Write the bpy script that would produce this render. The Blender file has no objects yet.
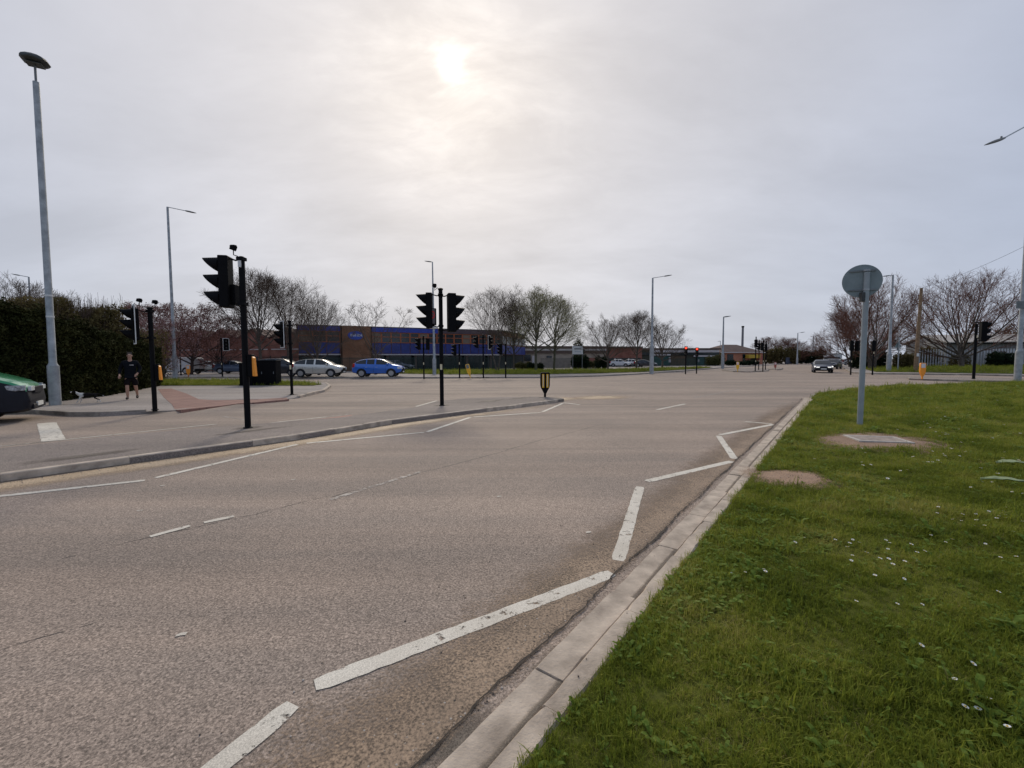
import bpy, bmesh, math, random
import numpy as np
from mathutils import Vector, Matrix, noise, geometry
R = math.radians
random.seed(7)
sc = bpy.context.scene
col = sc.collection
# ------------------------------------------------------------------ camera model
F_PX, CH = 430.0, 1.6
PITCH, ROLL = R(3.24), R(-0.22)
CM = Matrix.Rotation(R(90) - PITCH, 3, 'X') @ Matrix.Rotation(ROLL, 3, 'Z')
cam = bpy.data.cameras.new('camera'); camo = bpy.data.objects.new('camera', cam); col.objects.link(camo)
cam.sensor_width = 36; cam.lens = F_PX / 1024 * 36; cam.clip_start = .05; cam.clip_end = 6000
camo.matrix_world = Matrix.Translation((0, 0, CH)) @ CM.to_4x4()
sc.camera = camo
def ray(px, py):
    return (CM @ Vector((px - 512, -(py - 384), -F_PX))).normalized()
def G(px, py, z=0.0):            # point where that line of sight meets the level z
    d = ray(px, py); t = (z - CH) / d.z
    return Vector((d.x * t, d.y * t, z))
def W(px, py, Y):                # point at distance Y ahead
    d = ray(px, py); t = Y / d.y
    return Vector((d.x * t, Y, CH + d.z * t))
def HZ(px, py, Y): return W(px, py, Y).z
def rng(seed): return np.random.default_rng(seed)
# ------------------------------------------------------------------ tags
def tag(o, label=None, cat=None, group=None, kind=None):
    if label: o['label'] = label
    if cat: o['category'] = cat
    if group: o['group'] = group
    if kind: o['kind'] = kind
    return o
def empty(name, loc, rz, label, cat, group=None):
    o = bpy.data.objects.new(name, None); col.objects.link(o); o.empty_display_size = .1
    o.location = loc; o.rotation_euler = (0, 0, rz)
    return tag(o, label, cat, group)
def copy_tree(o, parent=None):
    c = o.copy(); col.objects.link(c)
    if parent: c.parent = parent
    for ch in [k for k in bpy.data.objects if k.parent == o]:
        copy_tree(ch, c)
    return c
def place_copy(o, loc, rz, s, label, cat=None, group=None):
    c = copy_tree(o); c.location = loc; c.rotation_euler = (0, 0, rz)
    c.scale = (s, s, s) if not hasattr(s, '__len__') else s
    return tag(c, label, cat, group)
# ------------------------------------------------------------------ materials
MATS = {}
def nodes_of(name):
    m = bpy.data.materials.new(name); m.use_nodes = True
    nt = m.node_tree; b = nt.nodes['Principled BSDF']
    return m, nt, b
def _ramp(nt, pts):
    r = nt.nodes.new('ShaderNodeValToRGB'); e = r.color_ramp.elements
    e[0].position, e[0].color = pts[0][0], (*pts[0][1], 1)
    e[1].position, e[1].color = pts[-1][0], (*pts[-1][1], 1)
    for p, c in pts[1:-1]:
        k = e.new(p); k.color = (*c, 1)
    return r
def noise_n(nt, scale, detail=3, rough=.55, vec=None, dim='3D'):
    n = nt.nodes.new('ShaderNodeTexNoise'); n.inputs['Scale'].default_value = scale
    n.inputs['Detail'].default_value = detail; n.inputs['Roughness'].default_value = rough
    if vec is not None: nt.links.new(vec, n.inputs['Vector'])
    return n
def mixc(nt, fac, a, b, mode='MIX'):
    n = nt.nodes.new('ShaderNodeMix'); n.data_type = 'RGBA'; n.blend_type = mode
    for s, v in ((0, fac), (6, a), (7, b)):
        if isinstance(v, (int, float)): n.inputs[s].default_value = v
        elif isinstance(v, tuple): n.inputs[s].default_value = (*v, 1) if len(v) == 3 else v
        else: nt.links.new(v, n.inputs[s])
    return n.outputs[2]
def mathn(nt, op, a, b=None, clamp=False):
    n = nt.nodes.new('ShaderNodeMath'); n.operation = op; n.use_clamp = clamp
    for i, v in enumerate((a, b)):
        if v is None: continue
        if isinstance(v, (int, float)): n.inputs[i].default_value = v
        else: nt.links.new(v, n.inputs[i])
    return n.outputs[0]
def maprange(nt, v, a, b, c=0, d=1):
    n = nt.nodes.new('ShaderNodeMapRange'); nt.links.new(v, n.inputs[0])
    for i, x in enumerate((a, b, c, d)): n.inputs[i + 1].default_value = x
    return n.outputs[0]
def objco(nt, rot=None, scale=None):
    t = nt.nodes.new('ShaderNodeTexCoord'); o = t.outputs['Object']
    if rot is None and scale is None: return o
    m = nt.nodes.new('ShaderNodeMapping'); nt.links.new(o, m.inputs[0])
    if rot: m.inputs['Rotation'].default_value = rot
    if scale: m.inputs['Scale'].default_value = scale
    return m.outputs[0]
def mat(name, c, rough=.7, var=.15, scale=6.0, metal=0.0, bump=0.0, bscale=40, c2=None, coat=0, spec=None):
    if name in MATS: return MATS[name]
    m, nt, b = nodes_of(name)
    co = objco(nt)
    n = noise_n(nt, scale, 5, .6, co)
    lo = tuple(max(0, x * (1 - var)) for x in c); hi = c2 if c2 else tuple(min(1, x * (1 + var)) for x in c)
    r = _ramp(nt, [(.32, lo), (.68, hi)]); nt.links.new(n.outputs[0], r.inputs[0])
    nt.links.new(r.outputs[0], b.inputs['Base Color'])
    b.inputs['Roughness'].default_value = rough; b.inputs['Metallic'].default_value = metal
    if coat: b.inputs['Coat Weight'].default_value = coat; b.inputs['Coat Roughness'].default_value = .05
    if spec is not None: b.inputs['Specular IOR Level'].default_value = spec
    if bump:
        n2 = noise_n(nt, bscale, 4, .6, co); bp = nt.nodes.new('ShaderNodeBump')
        bp.inputs['Strength'].default_value = bump; bp.inputs['Distance'].default_value = .01
        nt.links.new(n2.outputs[0], bp.inputs['Height']); nt.links.new(bp.outputs[0], b.inputs['Normal'])
    MATS[name] = m; return m
def emis(name, c, s):
    m, nt, b = nodes_of(name); b.inputs['Base Color'].default_value = (*c, 1)
    b.inputs['Emission Color'].default_value = (*c, 1); b.inputs['Emission Strength'].default_value = s
    MATS[name] = m; return m
def leafmat(name, c1, c2, c3, scale=3.0, rough=.55, trans=.25):
    m, nt, b = nodes_of(name); co = objco(nt)
    n = noise_n(nt, scale, 3, .7, co); n2 = noise_n(nt, 37, 2, .5, co)
    f = mathn(nt, 'ADD', mathn(nt, 'MULTIPLY', n.outputs[0], .6), mathn(nt, 'MULTIPLY', n2.outputs[0], .4))
    r = _ramp(nt, [(.36, c1), (.5, c2), (.64, c3)]); nt.links.new(f, r.inputs[0])
    nt.links.new(r.outputs[0], b.inputs['Base Color']); b.inputs['Roughness'].default_value = rough
    b.inputs['Specular IOR Level'].default_value = .06
    if trans:
        t = nt.nodes.new('ShaderNodeBsdfTranslucent'); nt.links.new(r.outputs[0], t.inputs[0])
        x = nt.nodes.new('ShaderNodeMixShader'); x.inputs[0].default_value = trans
        nt.links.new(b.outputs[0], x.inputs[1]); nt.links.new(t.outputs[0], x.inputs[2])
        nt.links.new(x.outputs[0], nt.nodes['Material Output'].inputs[0])
    MATS[name] = m; return m
def brickmat(name, a, b_, mort, sc_=1.0):
    m, nt, b = nodes_of(name)
    tc = nt.nodes.new('ShaderNodeTexCoord'); sx = nt.nodes.new('ShaderNodeSeparateXYZ'); nt.links.new(tc.outputs['Object'], sx.inputs[0])
    cx = nt.nodes.new('ShaderNodeCombineXYZ')
    nt.links.new(mathn(nt, 'ADD', sx.outputs[0], mathn(nt, 'MULTIPLY', sx.outputs[1], .7)), cx.inputs[0]); nt.links.new(sx.outputs[2], cx.inputs[1])
    br = nt.nodes.new('ShaderNodeTexBrick'); nt.links.new(cx.outputs[0], br.inputs['Vector'])
    br.inputs['Color1'].default_value = (*a, 1); br.inputs['Color2'].default_value = (*b_, 1); br.inputs['Mortar'].default_value = (*mort, 1)
    br.inputs['Scale'].default_value = 1; br.inputs['Brick Width'].default_value = .23 * sc_; br.inputs['Row Height'].default_value = .075 * sc_
    br.inputs['Mortar Size'].default_value = .008; br.inputs['Bias'].default_value = 0
    n = noise_n(nt, .8, 4, .6, tc.outputs['Object'])
    c = mixc(nt, maprange(nt, n.outputs[0], .35, .7), br.outputs[0], tuple(x * .6 for x in a)); nt.links.new(c, b.inputs['Base Color'])
    b.inputs['Roughness'].default_value = .9
    MATS[name] = m; return m
# ------------------------------------------------------------------ mesh builder
class MB:
    def __init__(s): s.v = []; s.f = []; s.m = []; s.uv = {}
    def add(s, vs, fs, mi=0):
        o = len(s.v); s.v += [tuple(p) for p in vs]
        for f in fs: s.f.append(tuple(i + o for i in f)); s.m.append(mi)
        return s
    def box(s, c, d, mi=0, rz=0, mtx=None):
        x, y, z = (k / 2 for k in d); P = []
        for a in ((-x, -y, -z), (x, -y, -z), (x, y, -z), (-x, y, -z), (-x, -y, z), (x, -y, z), (x, y, z), (-x, y, z)):
            p = Vector(a)
            if mtx: p = mtx @ p
            elif rz: p = Matrix.Rotation(rz, 3, 'Z') @ p
            P.append(p + Vector(c))
        return s.add(P, [(0, 3, 2, 1), (4, 5, 6, 7), (0, 1, 5, 4), (1, 2, 6, 5), (2, 3, 7, 6), (3, 0, 4, 7)], mi)
    def tube(s, pts, rad, n=10, mi=0, caps=True):
        pts = [Vector(p) for p in pts]; m = len(pts)
        if not hasattr(rad, '__len__'): rad = [rad] * m
        prev = None; vs = []
        for i, p in enumerate(pts):
            t = (pts[min(i + 1, m - 1)] - pts[max(i - 1, 0)]).normalized()
            if prev is None:
                a = Vector((1, 0, 0)) if abs(t.x) < .9 else Vector((0, 1, 0))
                u = t.cross(a).normalized()
            else:
                u = (prev - t * prev.dot(t)).normalized()
            prev = u; w = t.cross(u)
            for k in range(n):
                q = 2 * math.pi * k / n
                vs.append(p + (u * math.cos(q) + w * math.sin(q)) * rad[i])
        fs = []
        for i in range(m - 1):
            for k in range(n):
                a = i * n + k; b = i * n + (k + 1) % n
                fs.append((a, b, b + n, a + n))
        if caps: fs.append(tuple(range(n))[::-1]); fs.append(tuple(range((m - 1) * n, m * n)))
        return s.add(vs, fs, mi)
    def prism(s, poly, axis_o, ux, uy, un, t, mi=0):     # poly in (ux,uy), extruded t along un
        o = Vector(axis_o); ux = Vector(ux); uy = Vector(uy); un = Vector(un); n = len(poly)
        vs = [o + ux * a + uy * b for a, b in poly] + [o + ux * a + uy * b + un * t for a, b in poly]
        fs = [tuple(range(n))[::-1], tuple(range(n, 2 * n))] + [(i, (i + 1) % n, (i + 1) % n + n, i + n) for i in range(n)]
        return s.add(vs, fs, mi)
    def lathe(s, prof, n=16, c=(0, 0, 0), mi=0, axis='Z'):   # prof: (r,z)
        vs = []; fs = []
        for r, z in prof:
            for k in range(n):
                q = 2 * math.pi * k / n; p = (r * math.cos(q), r * math.sin(q), z)
                if axis == 'Y': p = (p[0], p[2], p[1])
                if axis == 'X': p = (p[2], p[0], p[1])
                vs.append(Vector(p) + Vector(c))
        for i in range(len(prof) - 1):
            for k in range(n):
                a = i * n + k; b = i * n + (k + 1) % n; fs.append((a, b, b + n, a + n))
        fs.append(tuple(range(n))[::-1]); fs.append(tuple(range((len(prof) - 1) * n, len(prof) * n)))
        return s.add(vs, fs, mi)
    def build(s, name, mats, parent=None, bevel=0, smooth=True, fix=True, sub=0):
        me = bpy.data.meshes.new(name); me.from_pydata(s.v, [], s.f)
        if not isinstance(mats, (list, tuple)): mats = [mats]
        for m in mats: me.materials.append(m)
        if len(mats) > 1: me.polygons.foreach_set('material_index', s.m)
        if fix:
            bm = bmesh.new(); bm.from_mesh(me); bmesh.ops.recalc_face_normals(bm, faces=bm.faces); bm.to_mesh(me); bm.free()
        if smooth:
            me.polygons.foreach_set('use_smooth', [True] * len(me.polygons))
            me.set_sharp_from_angle(angle=R(35))
        o = bpy.data.objects.new(name, me); col.objects.link(o)
        if parent: o.parent = parent
        if bevel:
            b = o.modifiers.new('b', 'BEVEL'); b.width = bevel; b.segments = 2; b.limit_method = 'ANGLE'; b.angle_limit = R(40)
        if sub:
            b = o.modifiers.new('s', 'SUBSURF'); b.levels = sub; b.render_levels = sub
        return o
def np_mesh(name, verts, quads, material, parent=None, tris=None, smooth=False):
    me = bpy.data.meshes.new(name)
    verts = np.asarray(verts, np.float32); k = 4 if tris is None else 3
    fc = np.asarray(quads if tris is None else tris, np.int32)
    me.vertices.add(len(verts)); me.vertices.foreach_set('co', verts.ravel())
    me.loops.add(fc.size); me.loops.foreach_set('vertex_index', fc.ravel())
    me.polygons.add(len(fc)); me.polygons.foreach_set('loop_start', np.arange(0, fc.size, k, dtype=np.int32))
    me.polygons.foreach_set('loop_total', np.full(len(fc), k, np.int32))
    if smooth: me.polygons.foreach_set('use_smooth', np.ones(len(fc), bool))
    me.update(calc_edges=True); me.materials.append(material)
    o = bpy.data.objects.new(name, me); col.objects.link(o)
    if parent: o.parent = parent
    return o
def inside(poly, x, y):
    c = False; j = len(poly) - 1
    for i in range(len(poly)):
        xi, yi = poly[i][0], poly[i][1]; xj, yj = poly[j][0], poly[j][1]
        if (yi > y) != (yj > y) and x < (xj - xi) * (y - yi) / (yj - yi) + xi: c = not c
        j = i
    return c
def inside_np(poly, x, y):
    c = np.zeros(len(x), bool); j = len(poly) - 1
    for i in range(len(poly)):
        xi, yi = poly[i][0], poly[i][1]; xj, yj = poly[j][0], poly[j][1]
        if yi != yj:
            c ^= ((yi > y) != (yj > y)) & (x < (xj - xi) * (y - yi) / (yj - yi) + xi)
        j = i
    return c
def sheet(name, poly, zf, m, step=0, skirt=0, box=None, kind='structure'):
    """a ground sheet: polygon filled with a grid, height from zf(x,y); skirt drops its rim"""
    poly = [Vector((p[0], p[1])) for p in poly]; dens = []
    for i, a in enumerate(poly):
        b = poly[(i + 1) % len(poly)]; L = (b - a).length; k = max(1, int(L / step)) if step else 1
        k = min(k, 120)
        dens += [a + (b - a) * (q / k) for q in range(k)]
    n = len(dens); pts = list(dens)
    if step:
        xs = [p.x for p in poly]; ys = [p.y for p in poly]
        x0, x1, y0, y1 = box if box else (min(xs), max(xs), min(ys), max(ys))
        x = x0 + step / 2
        while x < x1:
            y = y0 + step / 2
            while y < y1:
                q = (x + random.uniform(-.2, .2) * step, y + random.uniform(-.2, .2) * step)
                if inside(poly, *q): pts.append(Vector(q))
                y += step
            x += step
    vo, eo, fo, *_ = geometry.delaunay_2d_cdt(pts, [(i, (i + 1) % n) for i in range(n)], [], 1, 1e-5)
    mb = MB(); mb.add([(v.x, v.y, zf(v.x, v.y)) for v in vo], fo)
    if skirt:
        o = len(mb.v); ring = [(p.x, p.y, zf(p.x, p.y)) for p in dens]; low = [(p.x, p.y, -skirt) for p in dens]
        mb.add(ring + low, [(i, (i + 1) % n, (i + 1) % n + n, i + n) for i in range(n)])
    ob = mb.build(name, m, fix=False)
    me = ob.data; bm = bmesh.new(); bm.from_mesh(me)
    for f in bm.faces:
        if f.normal.z < -.5: f.normal_flip()
    bm.to_mesh(me); bm.free()
    return tag(ob, kind=kind)
def offset_line(pts, d):
    out = []
    for i, p in enumerate(pts):
        a = pts[max(i - 1, 0)]; b = pts[min(i + 1, len(pts) - 1)]
        t = Vector((b[0] - a[0], b[1] - a[1])).normalized(); out.append(Vector((p[0] - t.y * d, p[1] + t.x * d)))
    return out
def resample(pts, step):
    pts = [Vector((p[0], p[1])) for p in pts]; out = [pts[0]]
    for a, b in zip(pts, pts[1:]):
        L = (b - a).length; k = max(1, int(round(L / step)))
        out += [a + (b - a) * ((q + 1) / k) for q in range(k)]
    return out
def kerb_worn(name, line, w, z, m, step=.915, z0=-.05, seed=1, chip=.007):
    """old kerb stones with chipped, uneven arrises; each stone sits at its own height"""
    rr = random.Random(seed); mb = MB(); pts = resample(line, step / 9)[:]; ins = offset_line(pts, w); n = len(pts) - 1; i = 0
    while i < n:
        k = min(9 + rr.choice((-1, 0, 0, 1)), n - i); dz = rr.uniform(-.006, .006); tw = rr.uniform(-.006, .006); V = []
        for j in range(k + 1):
            a, d = pts[i + j], ins[i + j]; u = (d - a).normalized(); t = Vector((-u.y, u.x)); g = (-.004 if j == k else .004 if j == 0 else 0)
            q = abs(noise.noise(Vector((a.x * 9, a.y * 9, seed)))) + abs(noise.noise(Vector((a.x * 31, a.y * 31, seed)))) * .6
            c = chip * (q * 2.2 + (1.6 if j in (0, k) and rr.random() < .5 else 0)); c2 = chip * .6 * abs(noise.noise(Vector((d.x * 12, d.y * 12, seed + 3)))) * 3
            a_ = a - t * g; d_ = d - t * g; zz = z + dz + tw * (j / k - .5)
            V += [(a_.x, a_.y, z0), (*(a_ + u * .002), zz - .008 - c), (*(a_ + u * (.008 + c)), zz), (*(d_ - u * (.006 + c2)), zz + .001), (d_.x, d_.y, zz - .006 - c2), (d_.x, d_.y, z0)]
        F_ = [(6 * j + q, 6 * j + q + 1, 6 * j + q + 7, 6 * j + q + 6) for j in range(k) for q in range(5)] + [tuple(range(6)), tuple(range(6 * k, 6 * k + 6))]
        mb.add(V, F_); i += k
    return tag(mb.build(name, m), kind='structure')
def kerb(name, line, w, z, m, gap=.008, step=.9, z0=-.05, wob=.004, zf=None, seed=1):
    """kerb stones laid end to end along a line (to its left), each with its own slight unevenness"""
    rr = random.Random(seed); mb = MB(); pts = resample(line, step); ins = offset_line(pts, w)
    for i in range(len(pts) - 1):
        a, b, c, d = pts[i], pts[i + 1], ins[i + 1], ins[i]
        t = (b - a).normalized() * gap * .5; dz = rr.uniform(-wob, wob); zz = (zf((a + b) / 2) if zf else z) + dz
        j = (Vector((-t.y, t.x)).normalized()) * rr.uniform(-wob, wob) if t.length else Vector((0, 0))
        A, B, C_, D = a + t + j, b - t + j, c - t + j, d + t + j; ch = .012
        n = (D - A).normalized() * ch
        low = [A, B, C_, D]; V = [(p.x, p.y, z0) for p in low] + [(p.x, p.y, zz - ch) for p in (A, B)] + [((p).x, (p).y, zz) for p in (A + n, B + n)] + [(p.x, p.y, zz) for p in (C_, D)]
        mb.add(V, [(0, 1, 5, 4), (4, 5, 7, 6), (6, 7, 8, 9), (3, 9, 8, 2), (0, 4, 6, 9, 3), (1, 2, 8, 7, 5)])
    return tag(mb.build(name, m, smooth=False), kind='structure')
# ------------------------------------------------------------------ light
SUN = ray(450, 68); SEL = math.asin(SUN.z); SAZ = math.atan2(SUN.x, SUN.y)
w = bpy.data.worlds.new('World'); sc.world = w; w.use_nodes = True; nt = w.node_tree
bg = nt.nodes['Background']
sky = nt.nodes.new('ShaderNodeTexSky'); sky.sky_type = 'NISHITA'; sky.sun_disc = False
sky.sun_elevation = SEL; sky.sun_rotation = SAZ; sky.dust_density = 3; sky.air_density = 1.2
tc = nt.nodes.new('ShaderNodeTexCoord'); D = tc.outputs['Generated']
sx = nt.nodes.new('ShaderNodeSeparateXYZ'); nt.links.new(D, sx.inputs[0])
dz = mathn(nt, 'ADD', mathn(nt, 'MAXIMUM', sx.outputs[2], 0.0), .26)
cx = nt.nodes.new('ShaderNodeCombineXYZ')
nt.links.new(mathn(nt, 'DIVIDE', sx.outputs[0], dz), cx.inputs[0]); nt.links.new(mathn(nt, 'DIVIDE', sx.outputs[1], dz), cx.inputs[1])
mp = nt.nodes.new('ShaderNodeMapping'); nt.links.new(cx.outputs[0], mp.inputs[0]); mp.inputs['Rotation'].default_value = (0, 0, R(35)); mp.inputs['Scale'].default_value = (.8, 1.5, 1)
n1 = noise_n(nt, 1.1, 6, .55, mp.outputs[0]); n1.inputs['Distortion'].default_value = .3
n2 = noise_n(nt, 3.4, 6, .62, mp.outputs[0]); n2.inputs['Distortion'].default_value = .5
dt = nt.nodes.new('ShaderNodeVectorMath'); dt.operation = 'DOT_PRODUCT'; nt.links.new(D, dt.inputs[0]); dt.inputs[1].default_value = SUN
dot = mathn(nt, 'MAXIMUM', dt.outputs['Value'], 0)
wide = mathn(nt, 'POWER', dot, 2.2)
base = mixc(nt, wide, (.325, .400, .555), (.64, .615, .62))
hz = mathn(nt, 'POWER', mathn(nt, 'SUBTRACT', 1.0, mathn(nt, 'MAXIMUM', sx.outputs[2], 0), True), 7)
base = mixc(nt, mathn(nt, 'MULTIPLY', hz, .42), base, (.62, .65, .70))
cl = mathn(nt, 'ADD', mathn(nt, 'MULTIPLY', n1.outputs[0], .42), mathn(nt, 'MULTIPLY', n2.outputs[0], .12))
clf = maprange(nt, cl, .20, .34, .87, 1.10)
clf = mathn(nt, 'ADD', 1.0, mathn(nt, 'MULTIPLY', mathn(nt, 'SUBTRACT', clf, 1.0), mathn(nt, 'ADD', .25, mathn(nt, 'MULTIPLY', wide, .9))))
base = mixc(nt, 1.0, base, clf, 'MULTIPLY')
# thin cloud lit from behind round the sun
n3 = noise_n(nt, 7.5, 5, .6, mp.outputs[0]); n3.inputs['Distortion'].default_value = .8
pat = mathn(nt, 'MULTIPLY', maprange(nt, n2.outputs[0], .36, .64, .35, 1.4), maprange(nt, n3.outputs[0], .38, .62, .6, 1.35))
g1 = mathn(nt, 'MULTIPLY', mathn(nt, 'POWER', dot, 45), .14)
g2 = mathn(nt, 'MULTIPLY', mathn(nt, 'POWER', dot, 1600), .36)
g3 = mathn(nt, 'POWER', dot, 7500)
gl = mathn(nt, 'MULTIPLY', mathn(nt, 'ADD', g1, g2), pat)
glow = mixc(nt, 1.0, (1, .93, .80), mathn(nt, 'ADD', gl, mathn(nt, 'MULTIPLY', g3, .9)), 'MULTIPLY')
tot = mixc(nt, 1.0, base, glow, 'ADD')
skyc = mixc(nt, 1.0, sky.outputs[0], (.07, .07, .07), 'MULTIPLY')
mixsky = mixc(nt, .93, skyc, tot)
nt.links.new(mixsky, bg.inputs[0]); bg.inputs[1].default_value = 1.0
sl = bpy.data.lights.new('sun', 'SUN'); sl.energy = SUN_E = 1.5; sl.angle = R(12); sl.color = (1, .90, .74)
so = bpy.data.objects.new('sun', sl); col.objects.link(so); so.rotation_euler = SUN.to_track_quat('Z', 'Y').to_euler(); so.location = (0, 0, 50)
vs = sc.view_settings; vs.view_transform = 'Standard'; vs.look = 'None'; vs.gamma = 1; vs.exposure = 0.20; vs.use_curve_mapping = False
# ------------------------------------------------------------------ ground materials
LANE = math.atan2(.75, .64)
def asphalt(name, ca, cb, grey, grain=1.0):
    m, nt, b = nodes_of(name); co = objco(nt)
    big = noise_n(nt, .35, 4, .6, co)
    st = noise_n(nt, 1.0, 5, .6, objco(nt, (0, 0, -LANE), (.06, 1.6, 1)))
    f = mathn(nt, 'ADD', mathn(nt, 'MULTIPLY', big.outputs[0], .45), mathn(nt, 'MULTIPLY', st.outputs[0], .55))
    c = mixc(nt, maprange(nt, f, .42, .58), ca, cb)
    vc = nt.nodes.new('ShaderNodeTexVoronoi'); vc.inputs['Scale'].default_value = 105; nt.links.new(co, vc.inputs['Vector']); sc_ = nt.nodes.new('ShaderNodeSeparateColor'); nt.links.new(vc.outputs['Color'], sc_.inputs[0])
    c = mixc(nt, 1, c, maprange(nt, sc_.outputs[0], 0, 1, 1 - .38 * grain, 1 + .38 * grain), 'MULTIPLY')
    tk = noise_n(nt, 1.0, 3, .5, objco(nt, (0, 0, -LANE), (.03, .55, 1)))
    c = mixc(nt, 1, c, maprange(nt, tk.outputs[0], .38, .62, .88, 1.10), 'MULTIPLY')
    g = noise_n(nt, 70, 4, .8, co); g2 = noise_n(nt, 260, 1, .5, co); md = noise_n(nt, 14, 5, .7, co)
    gv = maprange(nt, g.outputs[0], .34, .66, 1 - .55 * grain, 1 + .55 * grain)
    c = mixc(nt, 1, c, gv, 'MULTIPLY')
    c = mixc(nt, 1, c, maprange(nt, g2.outputs[0], .3, .7, .8, 1.2), 'MULTIPLY')
    c = mixc(nt, 1, c, maprange(nt, md.outputs[0], .3, .7, .9, 1.1), 'MULTIPLY')
    v = nt.nodes.new('ShaderNodeTexVoronoi'); v.inputs['Scale'].default_value = 110; nt.links.new(co, v.inputs['Vector'])
    pk = mathn(nt, 'LESS_THAN', v.outputs['Distance'], .16)
    sel = mathn(nt, 'GREATER_THAN', noise_n(nt, 60, 1, .5, co).outputs[0], .56)
    c = mixc(nt, mathn(nt, 'MULTIPLY', mathn(nt, 'MULTIPLY', pk, sel), .55), c, grey)
    nt.links.new(c, b.inputs['Base Color']); b.inputs['Roughness'].default_value = .88; b.inputs['Specular IOR Level'].default_value = .3
    bp = nt.nodes.new('ShaderNodeBump'); bp.inputs['Strength'].default_value = .45; bp.inputs['Distance'].default_value = .004
    nt.links.new(g.outputs[0], bp.inputs['Height']); nt.links.new(bp.outputs[0], b.inputs['Normal'])
    MATS[name] = m; return m
M_ROAD = asphalt('road', (.264, .210, .170), (.340, .262, .206), (.66, .56, .46))
M_ISL = asphalt('island_asphalt', (.225, .185, .16), (.275, .225, .19), (.45, .38, .33), .9)
M_PAVE = asphalt('pavement', (.27, .235, .21), (.34, .29, .255), (.5, .45, .4), .6)
M_KERB = mat('kerb_concrete', (.48, .385, .30), .9, .36, 5, bump=.6, bscale=60, c2=(.62, .51, .40))
M_KERBD = mat('old_kerb_concrete', (.24, .20, .165), .9, .35, 2.5, bump=.5, bscale=50, c2=(.40, .35, .29))
M_SOIL = mat('soil_ground', (.085, .095, .020), 1, .5, 14, c2=(.14, .15, .035), spec=.02)
M_FAR = mat('far_ground', (.14, .13, .10), .95, .3, .2)
def wearmat(name, c, c2, thr, soft, scale, rough=.75, uvfade=None, grain=150):
    """paint or grit that lets the road show through where it is worn; uvfade: it also thins towards the strip's edges"""
    m, nt, b = nodes_of(name); co = objco(nt)
    n = noise_n(nt, scale, 7, .72, co); n3 = noise_n(nt, 1.7, 4, .6, co)
    g = noise_n(nt, grain, 2, .7, co)
    c_ = mixc(nt, maprange(nt, n3.outputs[0], .35, .65), c, c2); c_ = mixc(nt, 1, c_, maprange(nt, g.outputs[0], .32, .68, *((.45, 1.55) if uvfade else (.72, 1.28))), 'MULTIPLY')
    nt.links.new(c_, b.inputs['Base Color']); b.inputs['Roughness'].default_value = rough
    v = n.outputs[0]
    if uvfade:
        uv = nt.nodes.new('ShaderNodeAttribute'); uv.attribute_name = 'across'
        v = mathn(nt, 'ADD', mathn(nt, 'MULTIPLY', v, uvfade), mathn(nt, 'MULTIPLY', uv.outputs['Fac'], 1.0))
        v = mathn(nt, 'ADD', v, mathn(nt, 'MULTIPLY', mathn(nt, 'SUBTRACT', g.outputs[0], .5), 1.1))
    a = maprange(nt, v, thr - soft, thr + soft)
    tr = nt.nodes.new('ShaderNodeBsdfTransparent'); x = nt.nodes.new('ShaderNodeMixShader')
    nt.links.new(a, x.inputs[0]); nt.links.new(tr.outputs[0], x.inputs[1]); nt.links.new(b.outputs[0], x.inputs[2])
    nt.links.new(x.outputs[0], nt.nodes['Material Output'].inputs[0]); MATS[name] = m; return m
M_PAINT = wearmat('road_paint', (.56, .50, .41), (.70, .64, .54), .395, .03, 9)
M_PAINT2 = wearmat('worn_road_paint', (.42, .36, .31), (.55, .49, .42), .50, .10, 12)
M_GRIT = wearmat('tan_grit', (.40, .285, .175), (.50, .37, .24), .80, .28, 3.0, uvfade=.75, grain=90)
M_GRIT2 = wearmat('brown_grit', (.19, .13, .085), (.29, .20, .13), .98, .30, 4.5, uvfade=.85, grain=75)
M_STAIN = wearmat('dark_stain', (.11, .085, .065), (.15, .12, .09), 1.05, .35, 4.5, uvfade=.9)
M_RED = wearmat('red_surfacing', (.30, .135, .10), (.35, .17, .13), .30, .05, 9)
M_CRACK = mat('joint_dirt', (.05, .038, .028), .95, .4, 30)
def mark(name, p, q, wd, m, z=.0048, ragged=.006, seed=0):
    rr = random.Random(seed + int(p[0] * 97)); a = Vector((p[0], p[1])); b = Vector((q[0], q[1])); L = (b - a).length
    t = (b - a) / L; nn = Vector((-t.y, t.x)); k = max(2, int(L / .06)) if L < 6 else int(L / .3); mb = MB(); V = []
    for i in range(k + 1):
        c = a + t * (L * i / k)
        e1 = wd / 2 + rr.uniform(-ragged, ragged); e2 = wd / 2 + rr.uniform(-ragged, ragged)
        if i in (0, k): e1 -= wd * .12; e2 -= wd * .12
        V += [(*(c + nn * e1), z), (*(c - nn * e2), z)]
    mb.add(V, [(2 * i, 2 * i + 1, 2 * i + 3, 2 * i + 2) for i in range(k)])
    return tag(mb.build(name, m, smooth=False), kind='structure')
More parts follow.
